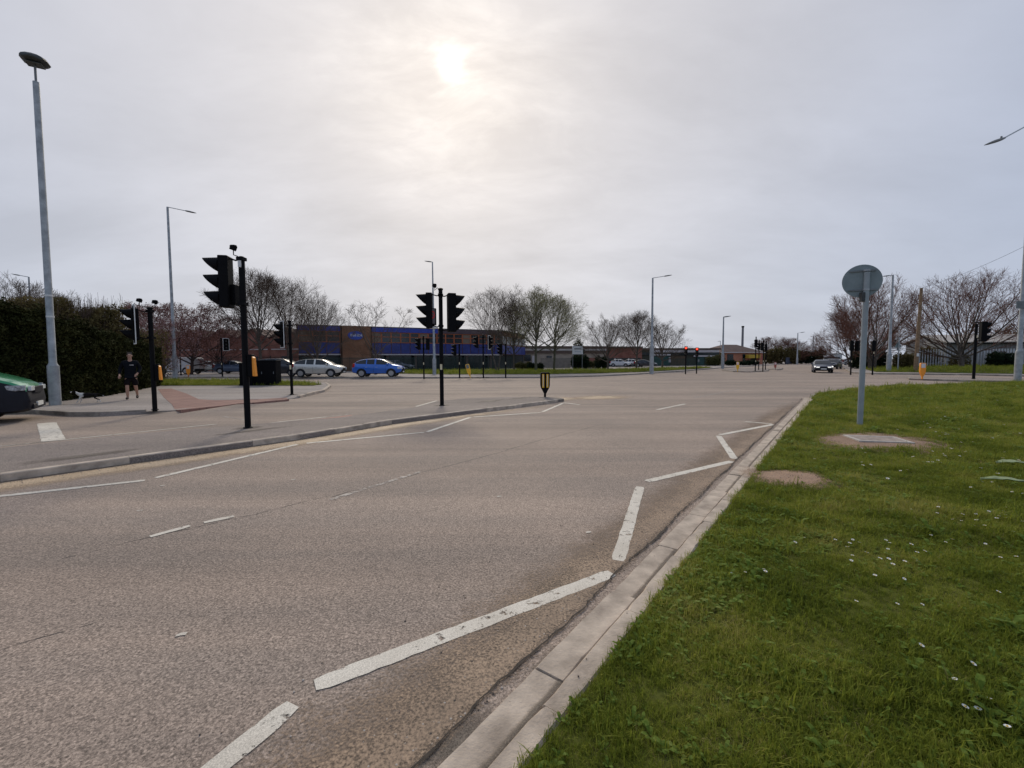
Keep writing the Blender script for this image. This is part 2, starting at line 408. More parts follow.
def ribbon(name, line, wl, wr, m, z, kind='structure', step=.25, peak=.5):
    """strip along a line, wl to its left and wr to its right, with an 'across' value of 1 in the middle and 0 at both rims"""
    pts = resample(line, step); Lf = offset_line(pts, wl); Rt = offset_line(pts, -wr); cols = 6; V = []; A = []
    for a, b in zip(Lf, Rt):
        for j in range(cols + 1):
            t = j / cols; p = a + (b - a) * t; V.append((p.x, p.y, z)); A.append(min(t / peak, (1 - t) / (1 - peak)) if 0 < peak < 1 else (t if peak >= 1 else 1 - t))
    n = cols + 1; Fc = [(i * n + j, i * n + j + 1, (i + 1) * n + j + 1, (i + 1) * n + j) for i in range(len(pts) - 1) for j in range(cols)]
    ends = [min(1, i / 10, (len(pts) - 1 - i) / (30 if len(pts) > 60 else 8)) for i in range(len(pts))]
    A = [a * ends[i // n] for i, a in enumerate(A)]
    o = MB().add(V, Fc).build(name, m, smooth=False, fix=False)
    at = o.data.attributes.new('across', 'FLOAT', 'POINT'); at.data.foreach_set('value', A)
    bm = bmesh.new(); bm.from_mesh(o.data)
    for f in bm.faces:
        if f.normal.z < 0: f.normal_flip()
    bm.to_mesh(o.data); bm.free()
    return tag(o, kind=kind)
def blob(name, c, rx, ry, rot, m, z, kind='structure', zf=None):
    V = []; A = []; Fc = []; nr, na = 6, 28
    for i in range(nr + 1):
        for k in range(na):
            q = 2 * math.pi * k / na; r = i / nr; wb = 1 + .22 * noise.noise(Vector((math.cos(q) * 2.1 + c[0], math.sin(q) * 2.1, c[1]))); x = rx * wb * r * math.cos(q); y = ry * wb * r * math.sin(q)
            px = c[0] + x * math.cos(rot) - y * math.sin(rot); py = c[1] + x * math.sin(rot) + y * math.cos(rot)
            V.append((px, py, (zf(px, py) if zf else 0) + z)); A.append(1 - r)
    for i in range(nr):
        for k in range(na):
            a = i * na + k; b = i * na + (k + 1) % na; Fc.append((a, a + na, b + na, b))
    o = MB().add(V, Fc).build(name, m, smooth=False, fix=False)
    at = o.data.attributes.new('across', 'FLOAT', 'POINT'); at.data.foreach_set('value', A)
    return tag(o, kind=kind)
# ------------------------------------------------------------------ ground, roads, pavements
sheet('ground', [(-2500, -300), (2500, -300), (2500, 4000), (-2500, 4000)], lambda x, y: -.06, M_FAR)
sheet('road', [(-90, -25), (120, -25), (160, 120), (420, 560), (330, 560), (90, 160), (-120, 60)], lambda x, y: 0.0, M_ROAD)
g2 = lambda L, z=0: [Vector(G(*p, z)[:2]) for p in L]
KD = Vector((.61, .79))
K2 = g2([(522, 768), (574, 703), (640, 613), (683, 560), (718, 512), (762, 456), (803, 409.5), (813, 397)], .06)
K2 = [K2[0] - KD * 9] + K2
K2 = [K2[0], K2[1], Vector((.79, 2.52)), Vector((2.10, 4.22)), Vector((4.15, 6.88)), Vector((8.7, 12.75)), Vector((11.3, 16.1)), Vector((12.06, 17.17)), Vector((13.2, 18.6)), Vector((14.76, 19.78)), Vector((20.1, 23.2)), Vector((31.65, 26.53)), Vector((44, 29))]
K1 = offset_line(K2, .12); CH1 = offset_line(K2, .125 + .18)
def dseg(x, y, line):
    best = 9
    for a, b in zip(line, line[1:]):
        dx, dy = b.x - a.x, b.y - a.y; t = max(0, min(1, ((x - a.x) * dx + (y - a.y) * dy) / (dx * dx + dy * dy)))
        best = min(best, math.hypot(x - a.x - dx * t, y - a.y - dy * t))
    return best
def zverge(x, y):
    d = min(dseg(x, y, K2) / 1.2, 1)
    return .045 + .075 * d * (2 - d) * .8 + .03 * d * (noise.noise(Vector((x * .5, y * .5, 3))) + .5 * noise.noise(Vector((x * 1.7, y * 1.7, 8))))
VERGE = K2 + [Vector((44, -6)), Vector((-5, -6))]
sheet('grass_verge_ground', VERGE, zverge, M_SOIL, step=.3, skirt=.05, box=(-4, 24, -2, 25))
kerb_worn('kerb', K1[:8][::-1], .116, .05, M_KERB, seed=1, chip=.010)
kerb_worn('kerb_channel', CH1[:8][::-1], .178, .014, M_KERB, seed=4, chip=.006)
kerb('kerb', K1[7:][::-1], .115, .07, M_KERBD, step=.915)
jl = resample(offset_line(K2[:8], .125 + .18 + .07), .05); rr = random.Random(5); mb = MB(); V = []
for i, p in enumerate(jl):
    t = (jl[min(i + 1, len(jl) - 1)] - jl[max(i - 1, 0)]).normalized(); nn = Vector((-t.y, t.x)); off = .012 * math.sin(i * .21) + rr.uniform(-.008, .008)
    wd = rr.uniform(.002, .009) + .006 * max(0, noise.noise(Vector((i * .05, 0, 0)))) * 2
    V += [(*(p + nn * (off + wd)), .010), (*(p + nn * (off - wd)), .010)]
mb.add(V, [(2 * i, 2 * i + 1, 2 * i + 3, 2 * i + 2) for i in range(len(jl) - 1)])
tag(mb.build('road_joint', M_CRACK, smooth=False), kind='structure')
CR = offset_line(K2[:8], .375)
ribbon('roadside_grit', CR, .75, .07, M_GRIT2, .004, 'stuff', peak=.85)
ribbon('roadside_dirt', offset_line(K2[:8], .125), .05, .0, M_STAIN, .0165, 'stuff', peak=.7)
for (px, py, a, b_) in ((500, 742, .35, .16), (594, 660, .3, .10), (700, 518, .5, .2), (598, 585, .5, .16)):
    c = G(px - 40, py); blob('road_dirt_patch', (c.x, c.y), a, b_, LANE, M_STAIN, .0035, 'stuff')
# traffic island
IN = g2([(-80, 492), (0, 482), (130, 463.5), (300, 439.4), (392, 424), (467.5, 414), (520, 407.5)]) + [Vector((1.7, 16.0))]
IN = [Vector((-11.2, 1.6))] + IN
IF = [Vector((1.93, 16.75))] + g2([(530, 396.6), (500, 396.8), (467, 398), (436, 401), (414, 407), (340, 417), (243, 424.5), (150, 432), (0, 447.5)], .1) + [Vector((-14, 3.2))]
ISL = IN + IF
sheet('traffic_island', ISL, lambda x, y: .09, M_ISL, step=1.0, skirt=.05)
kerb('island_kerb', IN, .13, .102, M_KERB, seed=3, wob=.008)
kerb('island_kerb', [Vector((1.7, 16.0)), Vector((1.98, 16.35)), Vector((1.93, 16.75)), Vector((1.5, 17.05)), G(530, 396.6, .1).xy], .11, .102, M_KERBD, step=.4)
ribbon('roadside_grit', offset_line(IN, -.02), .0, .80, M_GRIT, .0035, 'stuff', peak=.3)
ribbon('roadside_dirt', offset_line(IN, -.005), .0, .14, M_STAIN, .0065, 'stuff', peak=.15)
c = G(600, 397.5); blob('roadside_grit', (c.x, c.y), 1.9, 1.1, .5, M_GRIT, .0045, 'stuff')
c = G(560, 399); blob('roadside_grit', (c.x, c.y), 1.2, .9, .9, M_GRIT, .0065, 'stuff')
for px, py, a, b_ in ((85, 456, 1.1, .25), (490, 401, .9, .35), (520, 398, .8, .3), (250, 431, 1.2, .2)):
    c = G(px, py, .09); blob('island_stain', (c.x, c.y), a, b_, .9, M_STAIN, .095, 'stuff')
# left pavement, hedge ground and crossing
LP = [Vector((-45, 2)), Vector((-22, 11.5)), Vector((-14.6, 13.1)), Vector((-12.9, 12.45))] + g2([(100, 416.5), (146, 414), (176, 411), (237, 402), (291, 399), (300, 398), (325, 392), (331, 387), (327, 384.5)]) + g2([(300, 381.6), (165, 379.5)]) + [Vector((-60, 36)), Vector((-80, 20))]
CROSSa, CROSSb = G(172, 411).xy, G(293, 399).xy
def zleft(x, y):
    d = dseg(x, y, [CROSSa, CROSSb]); return .012 + .1 * min(1, d / 1.1)
sheet('left_pavement', LP, zleft, M_PAVE, step=.8, skirt=.05, box=(-25, -8, 10, 34))
kerb('kerb', LP[:6], .14, .125, M_KERBD, zf=lambda p: zleft(p.x, p.y) + .014, seed=6)
kerb('kerb', LP[9:15], .14, .125, M_KERB, zf=lambda p: zleft(p.x, p.y) + .014, seed=7)
TA = g2([(158, 389.6), (171.5, 389.2), (187, 394.5), (199, 400.2), (216, 401.2), (255.5, 399.2), (286.7, 396.8), (289, 399.1), (255.5, 401.8), (237, 402.1), (181, 410.5), (175, 408), (163.7, 398)], .08)
m, nt, b = nodes_of('tactile_paving'); co = objco(nt, (0, 0, R(20)))
br = nt.nodes.new('ShaderNodeTexBrick'); nt.links.new(co, br.inputs['Vector']); br.offset = 0
for k_, v_ in (('Color1', (.25, .135, .105, 1)), ('Color2', (.32, .18, .14, 1)), ('Mortar', (.16, .09, .07, 1))): br.inputs[k_].default_value = v_
for k_, v_ in (('Scale', 1), ('Brick Width', .4), ('Row Height', .4), ('Mortar Size', .012)): br.inputs[k_].default_value = v_
vo = nt.nodes.new('ShaderNodeTexVoronoi'); vo.inputs['Scale'].default_value = 15; vo.inputs['Randomness'].default_value = 0; nt.links.new(co, vo.inputs['Vector'])
bp = nt.nodes.new('ShaderNodeBump'); bp.inputs['Distance'].default_value = .006; nt.links.new(mathn(nt, 'LESS_THAN', vo.outputs['Distance'], .3), bp.inputs['Height'])
nt.links.new(br.outputs[0], b.inputs['Base Color']); nt.links.new(bp.outputs[0], b.inputs['Normal']); b.inputs['Roughness'].default_value = .9
sheet('tactile_paving', TA, lambda x, y: zleft(x, y) + .006, m, step=.5, skirt=.02)
M_GS = leafmat('verge_grass', (.045, .062, .016), (.068, .092, .024), (.10, .12, .035), .6, .8, 0)
GSL = g2([(120, 386), (165, 386), (250, 385.8), (312, 386), (323, 384.6), (300, 382.6), (250, 381.2), (165, 380.4), (120, 380.3)], .1)
sheet('grass_strip_ground', GSL, lambda x, y: .13, M_GS, step=1.2)
# far side of the junction
FK = g2([(-300, 375.5), (0, 377), (220, 378), (345, 378.5), (440, 378.5), (540, 378), (600, 376.5), (640, 374.5), (684, 371.5), (723, 368), (760, 366), (800, 363.2), (808, 361.8)])
FARL = FK + [Vector((190, 330)), Vector((-400, 330)), Vector((-400, 60))]
sheet('far_pavement', FARL, lambda x, y: .11, M_PAVE, step=0, skirt=.05)
kerb('kerb', [FK[i] for i in range(1, 11)], .15, .125, M_KERBD, step=1.8, gap=.02)
FG = g2([(400, 373.8), (450, 374.6), (540, 374.4), (600, 373.4), (640, 372.2), (684, 369.7), (712, 367.9), (700, 367.4), (640, 369.3), (600, 370.2), (540, 370.4), (450, 370.6), (400, 370.8)], .11)
sheet('grass_strip_ground', FG, lambda x, y: .14, M_GS, step=2.5)
RK = g2([(1200, 380), (1024, 376.6), (960, 375.2), (910, 374.6), (872, 374.3), (853, 373.2), (846, 369.5), (842, 366), (838, 362.5)])
sheet('right_pavement', RK[::-1] + [Vector((140, 20)), Vector((400, 60)), Vector((600, 600)), Vector((300, 500))], lambda x, y: .11, M_PAVE, skirt=.05)
kerb('kerb', RK[::-1][1:], -.15, .125, M_KERBD, step=1.8, gap=.02)
RG = g2([(876, 372), (910, 372.4), (1024, 374.2), (1300, 376.5)], .11) + [Vector((300, 120)), Vector((160, 130)), Vector((62, 78))]
sheet('grass_bank_ground', RG, lambda x, y: .14 + .25 * min(1, max(0, (dseg(x, y, RK) - 5) / 8)), M_GS, step=3, box=(30, 90, 25, 80))
def islet(name, L, z=.1):
    P = g2(L); sheet(name, P, lambda x, y: z, M_ISL, skirt=.05)
    kerb('island_kerb', P + [P[0]], .1 if True else 0, z + .012, M_KERBD, step=1.2)
islet('traffic_island', [(909, 379.9), (960, 381.6), (1060, 383.6), (1050, 380.9), (975, 378.9), (908, 378.2)])
islet('traffic_island', [(722, 370.4), (733, 372.0), (750, 372.4), (768, 371.3), (769, 369.4), (757, 368.4), (735, 369.2)])
islet('traffic_island', [(769, 369.6), (777, 370.2), (782, 369.6), (783, 368.4), (776, 368.0)])
# ------------------------------------------------------------------ markings
def mk(a, b, wd=.11, m=M_PAINT, z=.0048, n='zigzag_marking', **k): return mark(n, G(*a), G(*b), wd, m, z, **k)
for a, b in (((190, 790), (293, 705)), ((315, 686), (612, 573.5)), ((618, 561), (640, 487)), ((647, 481.5), (732, 461.5)), ((734.5, 459), (718.5, 436)), ((720, 435), (773, 424.6)), ((745, 421.7), (772, 424))): mk(a, b, ragged=.004)
for a, b in (((-60, 503), (145, 480.6)), ((156, 478), (297, 444.6)), ((306.5, 443.4), (424, 432.5)), ((427, 432), (471, 417.2)), ((473, 417.2), (541, 412.6)), ((542.5, 412), (563, 403.3)), ((563.5, 402.8), (580, 404.8))): mk(a, b, .1)
mk((150, 537), (190, 526), .07, M_PAINT, n='lane_marking'); mk((204, 523), (234, 516.3), .07, M_PAINT, n='lane_marking')
mk((330, 500), (420, 472), .07, M_PAINT2, n='lane_marking')
mk((657, 409.8), (685, 404), .11, M_PAINT, n='lane_marking'); mk((693, 398), (740, 389), .11, M_PAINT2, n='lane_marking')
mk((-60, 452), (60, 440.5), .07, M_PAINT2, n='edge_line'); mark('edge_line', G(0, 446.5), G(217, 424.2), .07, M_PAINT, .0048)
mk((222, 416.5), (252, 420.6), .1, M_PAINT2, n='crossing_studs'); mk((271, 423), (326, 417), .08, M_PAINT, n='edge_line'); mk((326, 417), (410, 407), .07, M_PAINT2, n='edge_line')
mk((416, 406.6), (437, 400.8), .09, M_PAINT, n='edge_line')
a, b, c_, d_ = G(40, 423), G(53.5, 423), G(62, 439.5), G(45, 442)
mark('stop_line', (a + b) / 2, (c_ + d_) / 2, .34, M_PAINT, .0048, ragged=.01)
sheet('red_crossing_surface', g2([(262, 424.4), (320, 419), (352, 415), (350, 418.5), (300, 423.5), (262, 425.5)]), lambda x, y: .006, M_RED)
for px, py in ((160, 486), (137, 511), (497, 497), (291, 480), (586, 533), (176, 636)): 
    c = G(px, py); mark('road_speck', (c.x, c.y), (c.x + .05, c.y + .02), .03, M_PAINT, .0048)
M_CRK = wearmat('crack', (.07, .058, .048), (.10, .08, .065), .46, .06, 5)
rc = random.Random(12)
for (ax, ay), (bx, by) in (((-20, 655), (110, 618)), ((60, 560), (330, 497)), ((330, 497), (600, 425))):
    a, b = G(ax, ay).xy, G(bx, by).xy; Lc = (b - a).length; n = max(6, int(Lc / .07)); t_ = (b - a) / Lc; nn = Vector((-t_.y, t_.x)); off = 0; V = []
    for i in range(n + 1):
        off = off * .9 + rc.gauss(0, .009); wd = .0022 + .002 * rc.random() + .0006 * Lc; p = a + t_ * (Lc * i / n) + nn * off; V += [(*(p + nn * wd), .0022), (*(p - nn * wd), .0022)]
    tag(MB().add(V, [(2 * i, 2 * i + 1, 2 * i + 3, 2 * i + 2) for i in range(n)]).build('road_crack', M_CRK, smooth=False), kind='structure')
# bare dirt and access cover in the verge
M_DIRT = wearmat('bare_earth', (.22, .13, .075), (.33, .205, .125), .50, .25, 6, uvfade=.5, grain=70)
DP = []
for (x0, x1, yt, yb) in ((816, 938, 434.5, 449.5), (757, 824, 468, 485)):
    c = G((x0 + x1) / 2, (yt + yb) / 2, .1); a = G(x0, (yt + yb) / 2, .1); e = G(x1, (yt + yb) / 2, .1); n_ = G((x0 + x1) / 2, yb, .1); f_ = G((x0 + x1) / 2, yt, .1)
    rx = (e - a).length / 2; ry = (f_ - n_).length / 2
    DP.append((c.x, c.y, rx, ry)); blob('bare_earth', (c.x, c.y), rx * 1.35, ry * 1.35, 0, M_DIRT, .012, 'stuff', zverge)
cc = G(877, 440.5, .1); M_COV = mat('cover_concrete', (.48, .43, .38), .9, .2, 12, bump=.3, bscale=90)
cc = Vector((6.66, 7.78)); t = empty('access_cover', (cc.x, cc.y, zverge(cc.x, cc.y) + .004), R(-15), 'pale concrete access cover lying in bare earth in the grass verge', 'access cover')
mb = MB()
t.scale = (.88, .82, .7)
for x, y, a, b_ in ((0, -.34, .94, .07), (0, .34, .94, .07), (-.435, 0, .07, .61), (.435, 0, .07, .61)): mb.box((x, y, .005), (a, b_, .05))
mb.build('frame', M_COV, t, bevel=.006)
for x in (-.2, .2): MB().box((x, 0, .003), (.39, .60, .045)).build('lid', mat('cover_lid', (.30, .24, .20), .85, .3, 9, bump=.5, bscale=30), t, bevel=.006)
COVER = (cc.x, cc.y)
# ------------------------------------------------------------------ street furniture
M_BLK = mat('black_paint', (.005, .005, .006), .6, .25, 9, spec=.10)
M_BLKP = mat('black_plastic', (.004, .004, .005), .65, .2, 9, spec=.10)
M_GALV = mat('galvanised', (.30, .32, .33), .5, .2, 4, metal=.35, c2=(.42, .44, .45), bump=.15, bscale=30)
M_GALVD = mat('dull_galvanised', (.17, .185, .19), .6, .2, 3, metal=.2)
M_WHT = mat('white_edge', (.62, .62, .60), .5, .1)
M_ORG = mat('orange_panel', (.85, .30, .02), .45, .08, 5)
M_YEL = mat('yellow_panel', (.80, .45, .02), .45, .12, 5)
M_LENS = mat('dark_lens', (.05, .05, .05), .15, .1)
M_TAGY = mat('cream_tag', (.68, .60, .40), .6, .2, 30)
M_REDL = emis('red_light', (1, .06, .03), 2.2)
M_REDB = mat('red_border', (.55, .03, .03), .5)
M_WOODP = mat('pole_wood', (.20, .13, .075), .9, .3, 5, c2=(.29, .19, .11))
def signal_head(root, c, face, board=True, lit=None, w=.30, h=.94, d=.17, vis=.27, tilt=0):
    """head with its centre at c (root space), lamps facing angle face"""
    mt = Matrix.Rotation(face - R(90), 3, 'Z'); c = Vector(c)
    def T(mb):
        mb.v = [tuple(c + mt @ Vector(p)) for p in mb.v]; return mb
    hd = T(MB().box((0, 0, 0), (w, d, h))).build('signal_head', M_BLKP, root, bevel=.02)
    for i, zz in enumerate((.305, 0, -.305)):
        zz *= h / .94
        mb = MB(); n = 20; V = []; r0, r1 = .142 * h / .94, .120 * h / .94
        for k in range(n):
            q = 2 * math.pi * k / n; L = .03 + (vis - .03) * max(0, (1 + math.cos(q)) / 2) ** .8
            for r, y in ((r0, d / 2), (r1 + (r0 - r1) * .2, d / 2 + L), (r1, d / 2 + L - .004), (r0 - .02, d / 2)):
                V.append((r * math.sin(q), y, zz + r * math.cos(q)))
        mb.add(V, [(4 * k + j, 4 * ((k + 1) % n) + j, 4 * ((k + 1) % n) + (j + 1) % 4, 4 * k + (j + 1) % 4) for k in range(n) for j in range(4)])
        T(mb).build('visor', M_BLKP, hd)
        m = M_REDL if (lit == 'red' and i == 0) else M_LENS
        T(MB().lathe([(.1, d / 2 + .002), (.085, d / 2 + .02), (.04, d / 2 + .03), (.001, d / 2 + .032)], 16, (0, 0, zz), axis='Y')).build('lens', m, hd)
    if board:
        B = T(MB().box((0, .02, 0), (w + .20, .012, h + .2))).build('backing_board', M_BLKP, hd)
        mb = MB(); a, b_ = (w + .2) / 2, (h + .2) / 2
        for x in (-a, a): mb.box((x, .02, 0), (.035, .022, b_ * 2 + .03))
        for z in (-b_, b_): mb.box((0, .02, z), (a * 2 - .036, .022, .035))
        T(mb).build('white_border', M_WHT, hd)
    return hd
def signal(pos, H, label, heads=(), box=None, detectors=(), tagz=None, r=.057, group='traffic signals round the junction', extra=None, cap=True, simple=False):
    t = empty('traffic_signal', pos, 0, label, 'traffic light', group)
    MB().tube([(0, 0, -.05), (0, 0, H)], r, 14).build('pole', M_BLK, t)
    MB().tube([(0, 0, 0), (0, 0, .02), (0, 0, .03)], [r * 1.5, r * 1.5, r], 14).build('base_collar', M_BLK, t)
    if cap: MB().lathe([(r + .018, H - .03), (r + .018, H + .01), (r * .6, H + .035), (.001, H + .04)], 14).build('pole_cap', M_BLKP, t)
    for hd in heads:
        off, ang, zc, face, board, lit = hd[:6]; kw = hd[6] if len(hd) > 6 else {}
        c = Vector((math.cos(ang) * off, math.sin(ang) * off, zc)); h = kw.get('h', .94)
        signal_head(t, c, face, board, lit, **kw)
        if off > .05:
          for z in (zc + h / 2 - .06, zc - h / 2 + .08):
            mb = MB(); mb.tube([(0, 0, z), (c.x * .35, c.y * .35, z - .03), (c.x * .7, c.y * .7, z + .01), (c.x, c.y, z)], .018, 6)
            mb.box((0, 0, z), (.15, .15, .07)); mb.build('bracket', M_BLK, t)
    for dx, dy, z, face in detectors:
        mt = Matrix.Rotation(face, 3, 'Z'); c = Vector((dx, dy, z)); mb = MB()
        mb.tube([(0, 0, H - .05), (dx * .5, dy * .5, H + .04), c - Vector((0, 0, .10)), c], .012, 6)
        mb.box(c + Vector((0, 0, .05)), (.13, .08, .09), mtx=Matrix.Rotation(face, 3, 'Z') @ Matrix.Rotation(R(18), 3, 'Y'))
        mb.lathe([(.038, -.06), (.042, .02), (.03, .07)], 10, c + Vector((0, 0, .08)), axis='X')
        mb.build('detector', M_BLKP, t, bevel=.006)
    if box:
        ang, z = box; mt = Matrix.Rotation(ang, 3, 'Z'); off = r + .11
        def T(mb, kx=0): mb.v = [tuple(mt @ Vector(p) + Vector((math.cos(ang) * kx, math.sin(ang) * kx, z))) for p in mb.v]; return mb
        pb = T(MB().box((0, 0, 0), (.10, .15, .50)), r + .05).build('push_button_box', M_BLKP, t, bevel=.01)
        T(MB().prism([(0, -.22), (.125, -.24), (.10, .17), (.05, .22), (0, .22)], (0, -.065, 0), (1, 0, 0), (0, 0, 1), (0, 1, 0), .13), r + .03).build('orange_cover', M_ORG, pb, bevel=.008)
    if tagz: MB().box((0, -r - .003, tagz), (.07, .006, .18)).build('number_tag', M_TAGY, t)
    if extra: extra(t)
    return t
def gp(px, py, z=.11): return G(px, py, z)
# nearest signal, on the island
def s1x(t):
    MB().box((-.27, .10, 2.98), (.2, .22, .42)).build('relay_box', M_BLKP, t, bevel=.01)
    MB().box((-.345, -.03, 3.1), (.012, .03, .5)).build('edge_strip', M_GALV, t)
    MB().box((0, -.075, 3.62), (.06, .03, .14)).build('label_plate', M_WHT, t)
P1 = gp(248, 428, .09)
signal(P1, HZ(241, 258, P1.y) - .09, 'black signal nearest the camera on the island, orange push button box at its right', heads=[(.36, R(180), 3.24, R(190), False, None, dict(h=1.12, d=.2, vis=.34))], box=(R(8), 1.40), detectors=[(-.17, 0, 3.93, R(40))], extra=s1x, r=.063, group=None)
P2 = gp(155, 410, .11)
signal(P2, HZ(150, 308, P2.y) - .11, 'black signal beside the walking man, with an orange push button box', heads=[(.37, R(205), 2.58, R(226), True, None)], box=(R(20), 1.15), detectors=[(-.22, -.1, 3.24, R(30)), (.12, .05, 3.21, R(60))], r=.062)
P3 = gp(442, 405.5, .09)
def s3x(t):
    hb = MB().box((-.25, -.03, 2.92), (.20, .12, .55)).build('box_sign', M_BLKP, t, bevel=.01)
    MB().box((-.25, -.093, 2.93), (.15, .008, .48)).build('sign_face', mat('sign_dark', (.10, .08, .08), .4), hb)
    mb = MB(); n = 20
    V = []
    for k in range(n):
        q = 2 * math.pi * k / n
        for rr_ in (.070, .045): V.append((-.25 + rr_ * math.cos(q), -.1, 2.98 + rr_ * 1.8 * math.sin(q)))
    mb.add(V, [(2 * k, 2 * k + 1, 2 * ((k + 1) % n) + 1, 2 * ((k + 1) % n)) for k in range(n)])
    mb.box((-.25, -.1, 2.98), (.012, .006, .2), mtx=Matrix.Rotation(R(-35), 3, 'Y')); mb.build('prohibition_symbol', M_REDB, hb, fix=False)
    MB().box((-.24, -.02, 2.56), (.26, .12, .05)).build('bright_strip', M_WHT, t, bevel=.006)  # white bar stands in for the bright strip below the box sign
signal(P3, HZ(442, 289, P3.y) - .09, 'double headed black signal in the middle of the near island, with a red ring sign', heads=[(.37, R(182), 3.12, R(184), False, None, dict(h=1.15, d=.2, vis=.34)), (.35, R(2), 3.05, R(17), False, None, dict(h=1.25, d=.26, vis=.32, w=.36))], detectors=[(-.2, 0, 3.88, R(60))], tagz=1.28, extra=s3x, r=.066, group=None)
P4 = gp(292, 394.5, .11)
signal(P4, HZ(289.5, 321, P4.y) - .11, 'black signal on the pavement corner right of the black cabinets, pale edged board turned left', heads=[(.30, R(195), 2.62, R(224), True, None)], tagz=1.2, r=.06)
for q in (P1, P2, P3, P4, G(545, 397.2, .09), G(55.5, 405, .11)): blob('base_dirt', (q.x, q.y), .42, .30, .7, M_STAIN, (zleft(q.x, q.y) if q.x < -10.2 or q is P4 else .09) + .004, 'stuff')
# farther signals
def far_signal(px, py, topy, label, heads, tagz=1.2, z=.11, r=.06):
    p = gp(px, py, z); H = HZ(px, topy, p.y) - z
    return signal(p, H, label, heads=[(o, a, HZ(px, cy, p.y) - z, f, b, l) for o, a, cy, f, b, l in heads], tagz=tagz, r=r)
far_signal(181, 375.3, 338, 'black signal half hidden behind the second lamp post from the left', [(.45, R(200), 346, R(230), True, None)])
far_signal(222.5, 376.6, 338, 'far black signal under the red brown trees, pale edged head on the right', [(.45, R(0), 344.5, R(-35), True, None)])
far_signal(424, 378.3, 336, 'slim black signal just left of the double headed signal, against the blue office', [(.35, R(180), 344, R(215), False, None), (.35, R(0), 344, R(100), False, None)])
far_signal(459.6, 377.5, 344, 'low black signal left of the leaning yellow bollard', [(.35, R(180), 350, R(200), False, None)])
far_signal(483.4, 377.6, 335, 'twin headed black signal right of the leaning yellow bollard, board edged white', [(.5, R(182), 342.5, R(190), False, None), (.5, R(2), 342.5, R(-20), True, None)])
far_signal(505.7, 377.4, 344, 'black signal in front of the forked bare tree, right of the twin headed one', [(.4, R(180), 349, R(215), False, None)])
far_signal(685.5, 373.6, 347.5, 'left of the two signals showing red before the green sheds', [(0.0, R(270), 351, R(250), False, 'red')], tagz=None)
far_signal(696.5, 373.2, 348.5, 'right of the two signals showing red before the green sheds', [(0.0, R(270), 352, R(250), False, 'red')], tagz=None)
far_signal(755.2, 371.2, 337, 'tallest signal on the far middle island, left of its group of four', [(.0, R(270), 343.5, R(80), False, None)], z=.1)
far_signal(758.6, 369.8, 340.5, 'second signal of the group of four on the far middle island', [(.0, R(270), 346.5, R(180), False, None)], z=.1)
far_signal(762.8, 371.3, 340.5, 'third signal of the group of four on the far middle island', [(-.15, R(0), 346.5, R(80), False, None)], z=.1)
far_signal(765.4, 369.7, 341.5, 'rightmost signal of the group of four on the far middle island', [(.0, R(270), 347.5, R(90), False, None)], z=.1)
far_signal(850.6, 374.3, 340.5, 'far signal seen just left of the round sign post', [(.0, R(270), 345.8, R(80), False, None), (.5, R(0), 346, R(20), False, None)])
far_signal(872.4, 374.4, 340.5, 'far signal right of the round sign post, before the dark bush', [(.0, R(270), 346, R(80), False, None)], tagz=2.0)
P11 = gp(973.5, 379, .10)
signal(P11, HZ(974, 324.5, P11.y) - .1, 'black signal on the thin island at the right, before the steel fence', heads=[(.48, R(0), 3.35, R(-25), False, None, dict(h=1.4, d=.3, w=.42))], tagz=3.0, r=.085)
# ---- bollards
def bollard(pos, label, cols, s=1.0, stripes=False, lean=0, face=0):
    t = empty('keep_left_bollard' if False else 'traffic_bollard', pos, face, label, 'bollard', 'traffic bollards on islands and kerbs'); t.rotation_euler = (0, lean, face); t.scale = (s * (1 if stripes else .74), s, s)
    mb = MB(); prof = [(-.17, .40), (-.185, .5), (-.185, .95), (-.15, 1.0), (.15, 1.0), (.185, .95), (.185, .5), (.17, .40), (.045, .16), (-.045, .16)]
    mb.prism(prof, (0, -.09, 0), (1, 0, 0), (0, 0, 1), (0, 1, 0), .18); mb.build('body', cols[0], t, bevel=.012)
    MB().box((0, 0, .08), (.08, .11, .18)).build('stump', cols[1], t, bevel=.01)
    if stripes:
        for x in (-.085, .085): MB().prism([(-.042, .40 - .01), (.042, .40 - .01), (.042, .93), (-.042, .93)], (x, -.098, 0), (1, 0, 0), (0, 0, 1), (0, 1, 0), .006).build('reflective_stripe', M_YEL, t)
        for x in (-.085, .085): MB().prism([(-.012, .43), (.012, .43), (.012, .90), (-.012, .90)], (x, -.102, 0), (1, 0, 0), (0, 0, 1), (0, 1, 0), .003).build('stripe_glint', M_WHT, t)
    else:
        MB().box((0, -.095, .83), (.27, .012, .26)).build('sign_disc_panel', cols[2], t, bevel=.004)
    return t
bollard(G(545, 397.2, .09), 'black bollard with two yellow stripes at the tip of the near island', (M_BLK, M_BLK, M_WHT), 1.0, True, face=R(3))
M_WP = mat('pink_white_panel', (.72, .55, .52), .5)
bollard(G(922, 379, .1), 'orange bollard with pale top on the thin island at the right', (M_ORG, M_ORG, mat('pale_panel', (.55, .56, .58), .4)), 1.15, face=R(-20))
bollard(G(737.6, 371.6, .1), 'yellow bollard with pink and white top on the far middle island', (M_YEL, M_YEL, M_WP), 1.15, face=R(-30))
bollard(G(775.2, 369.7, .1), 'small dull red bollard on the farthest little island', (mat('dull_red', (.38, .10, .07), .6), M_BLK, M_WP), 1.0, face=R(-30))
bollard(G(188.5, 377.2, .11), 'orange and white bollard under the red brown trees', (M_ORG, mat('dull_red', (.38, .10, .07), .6), M_WHT), 1.1, face=R(30))
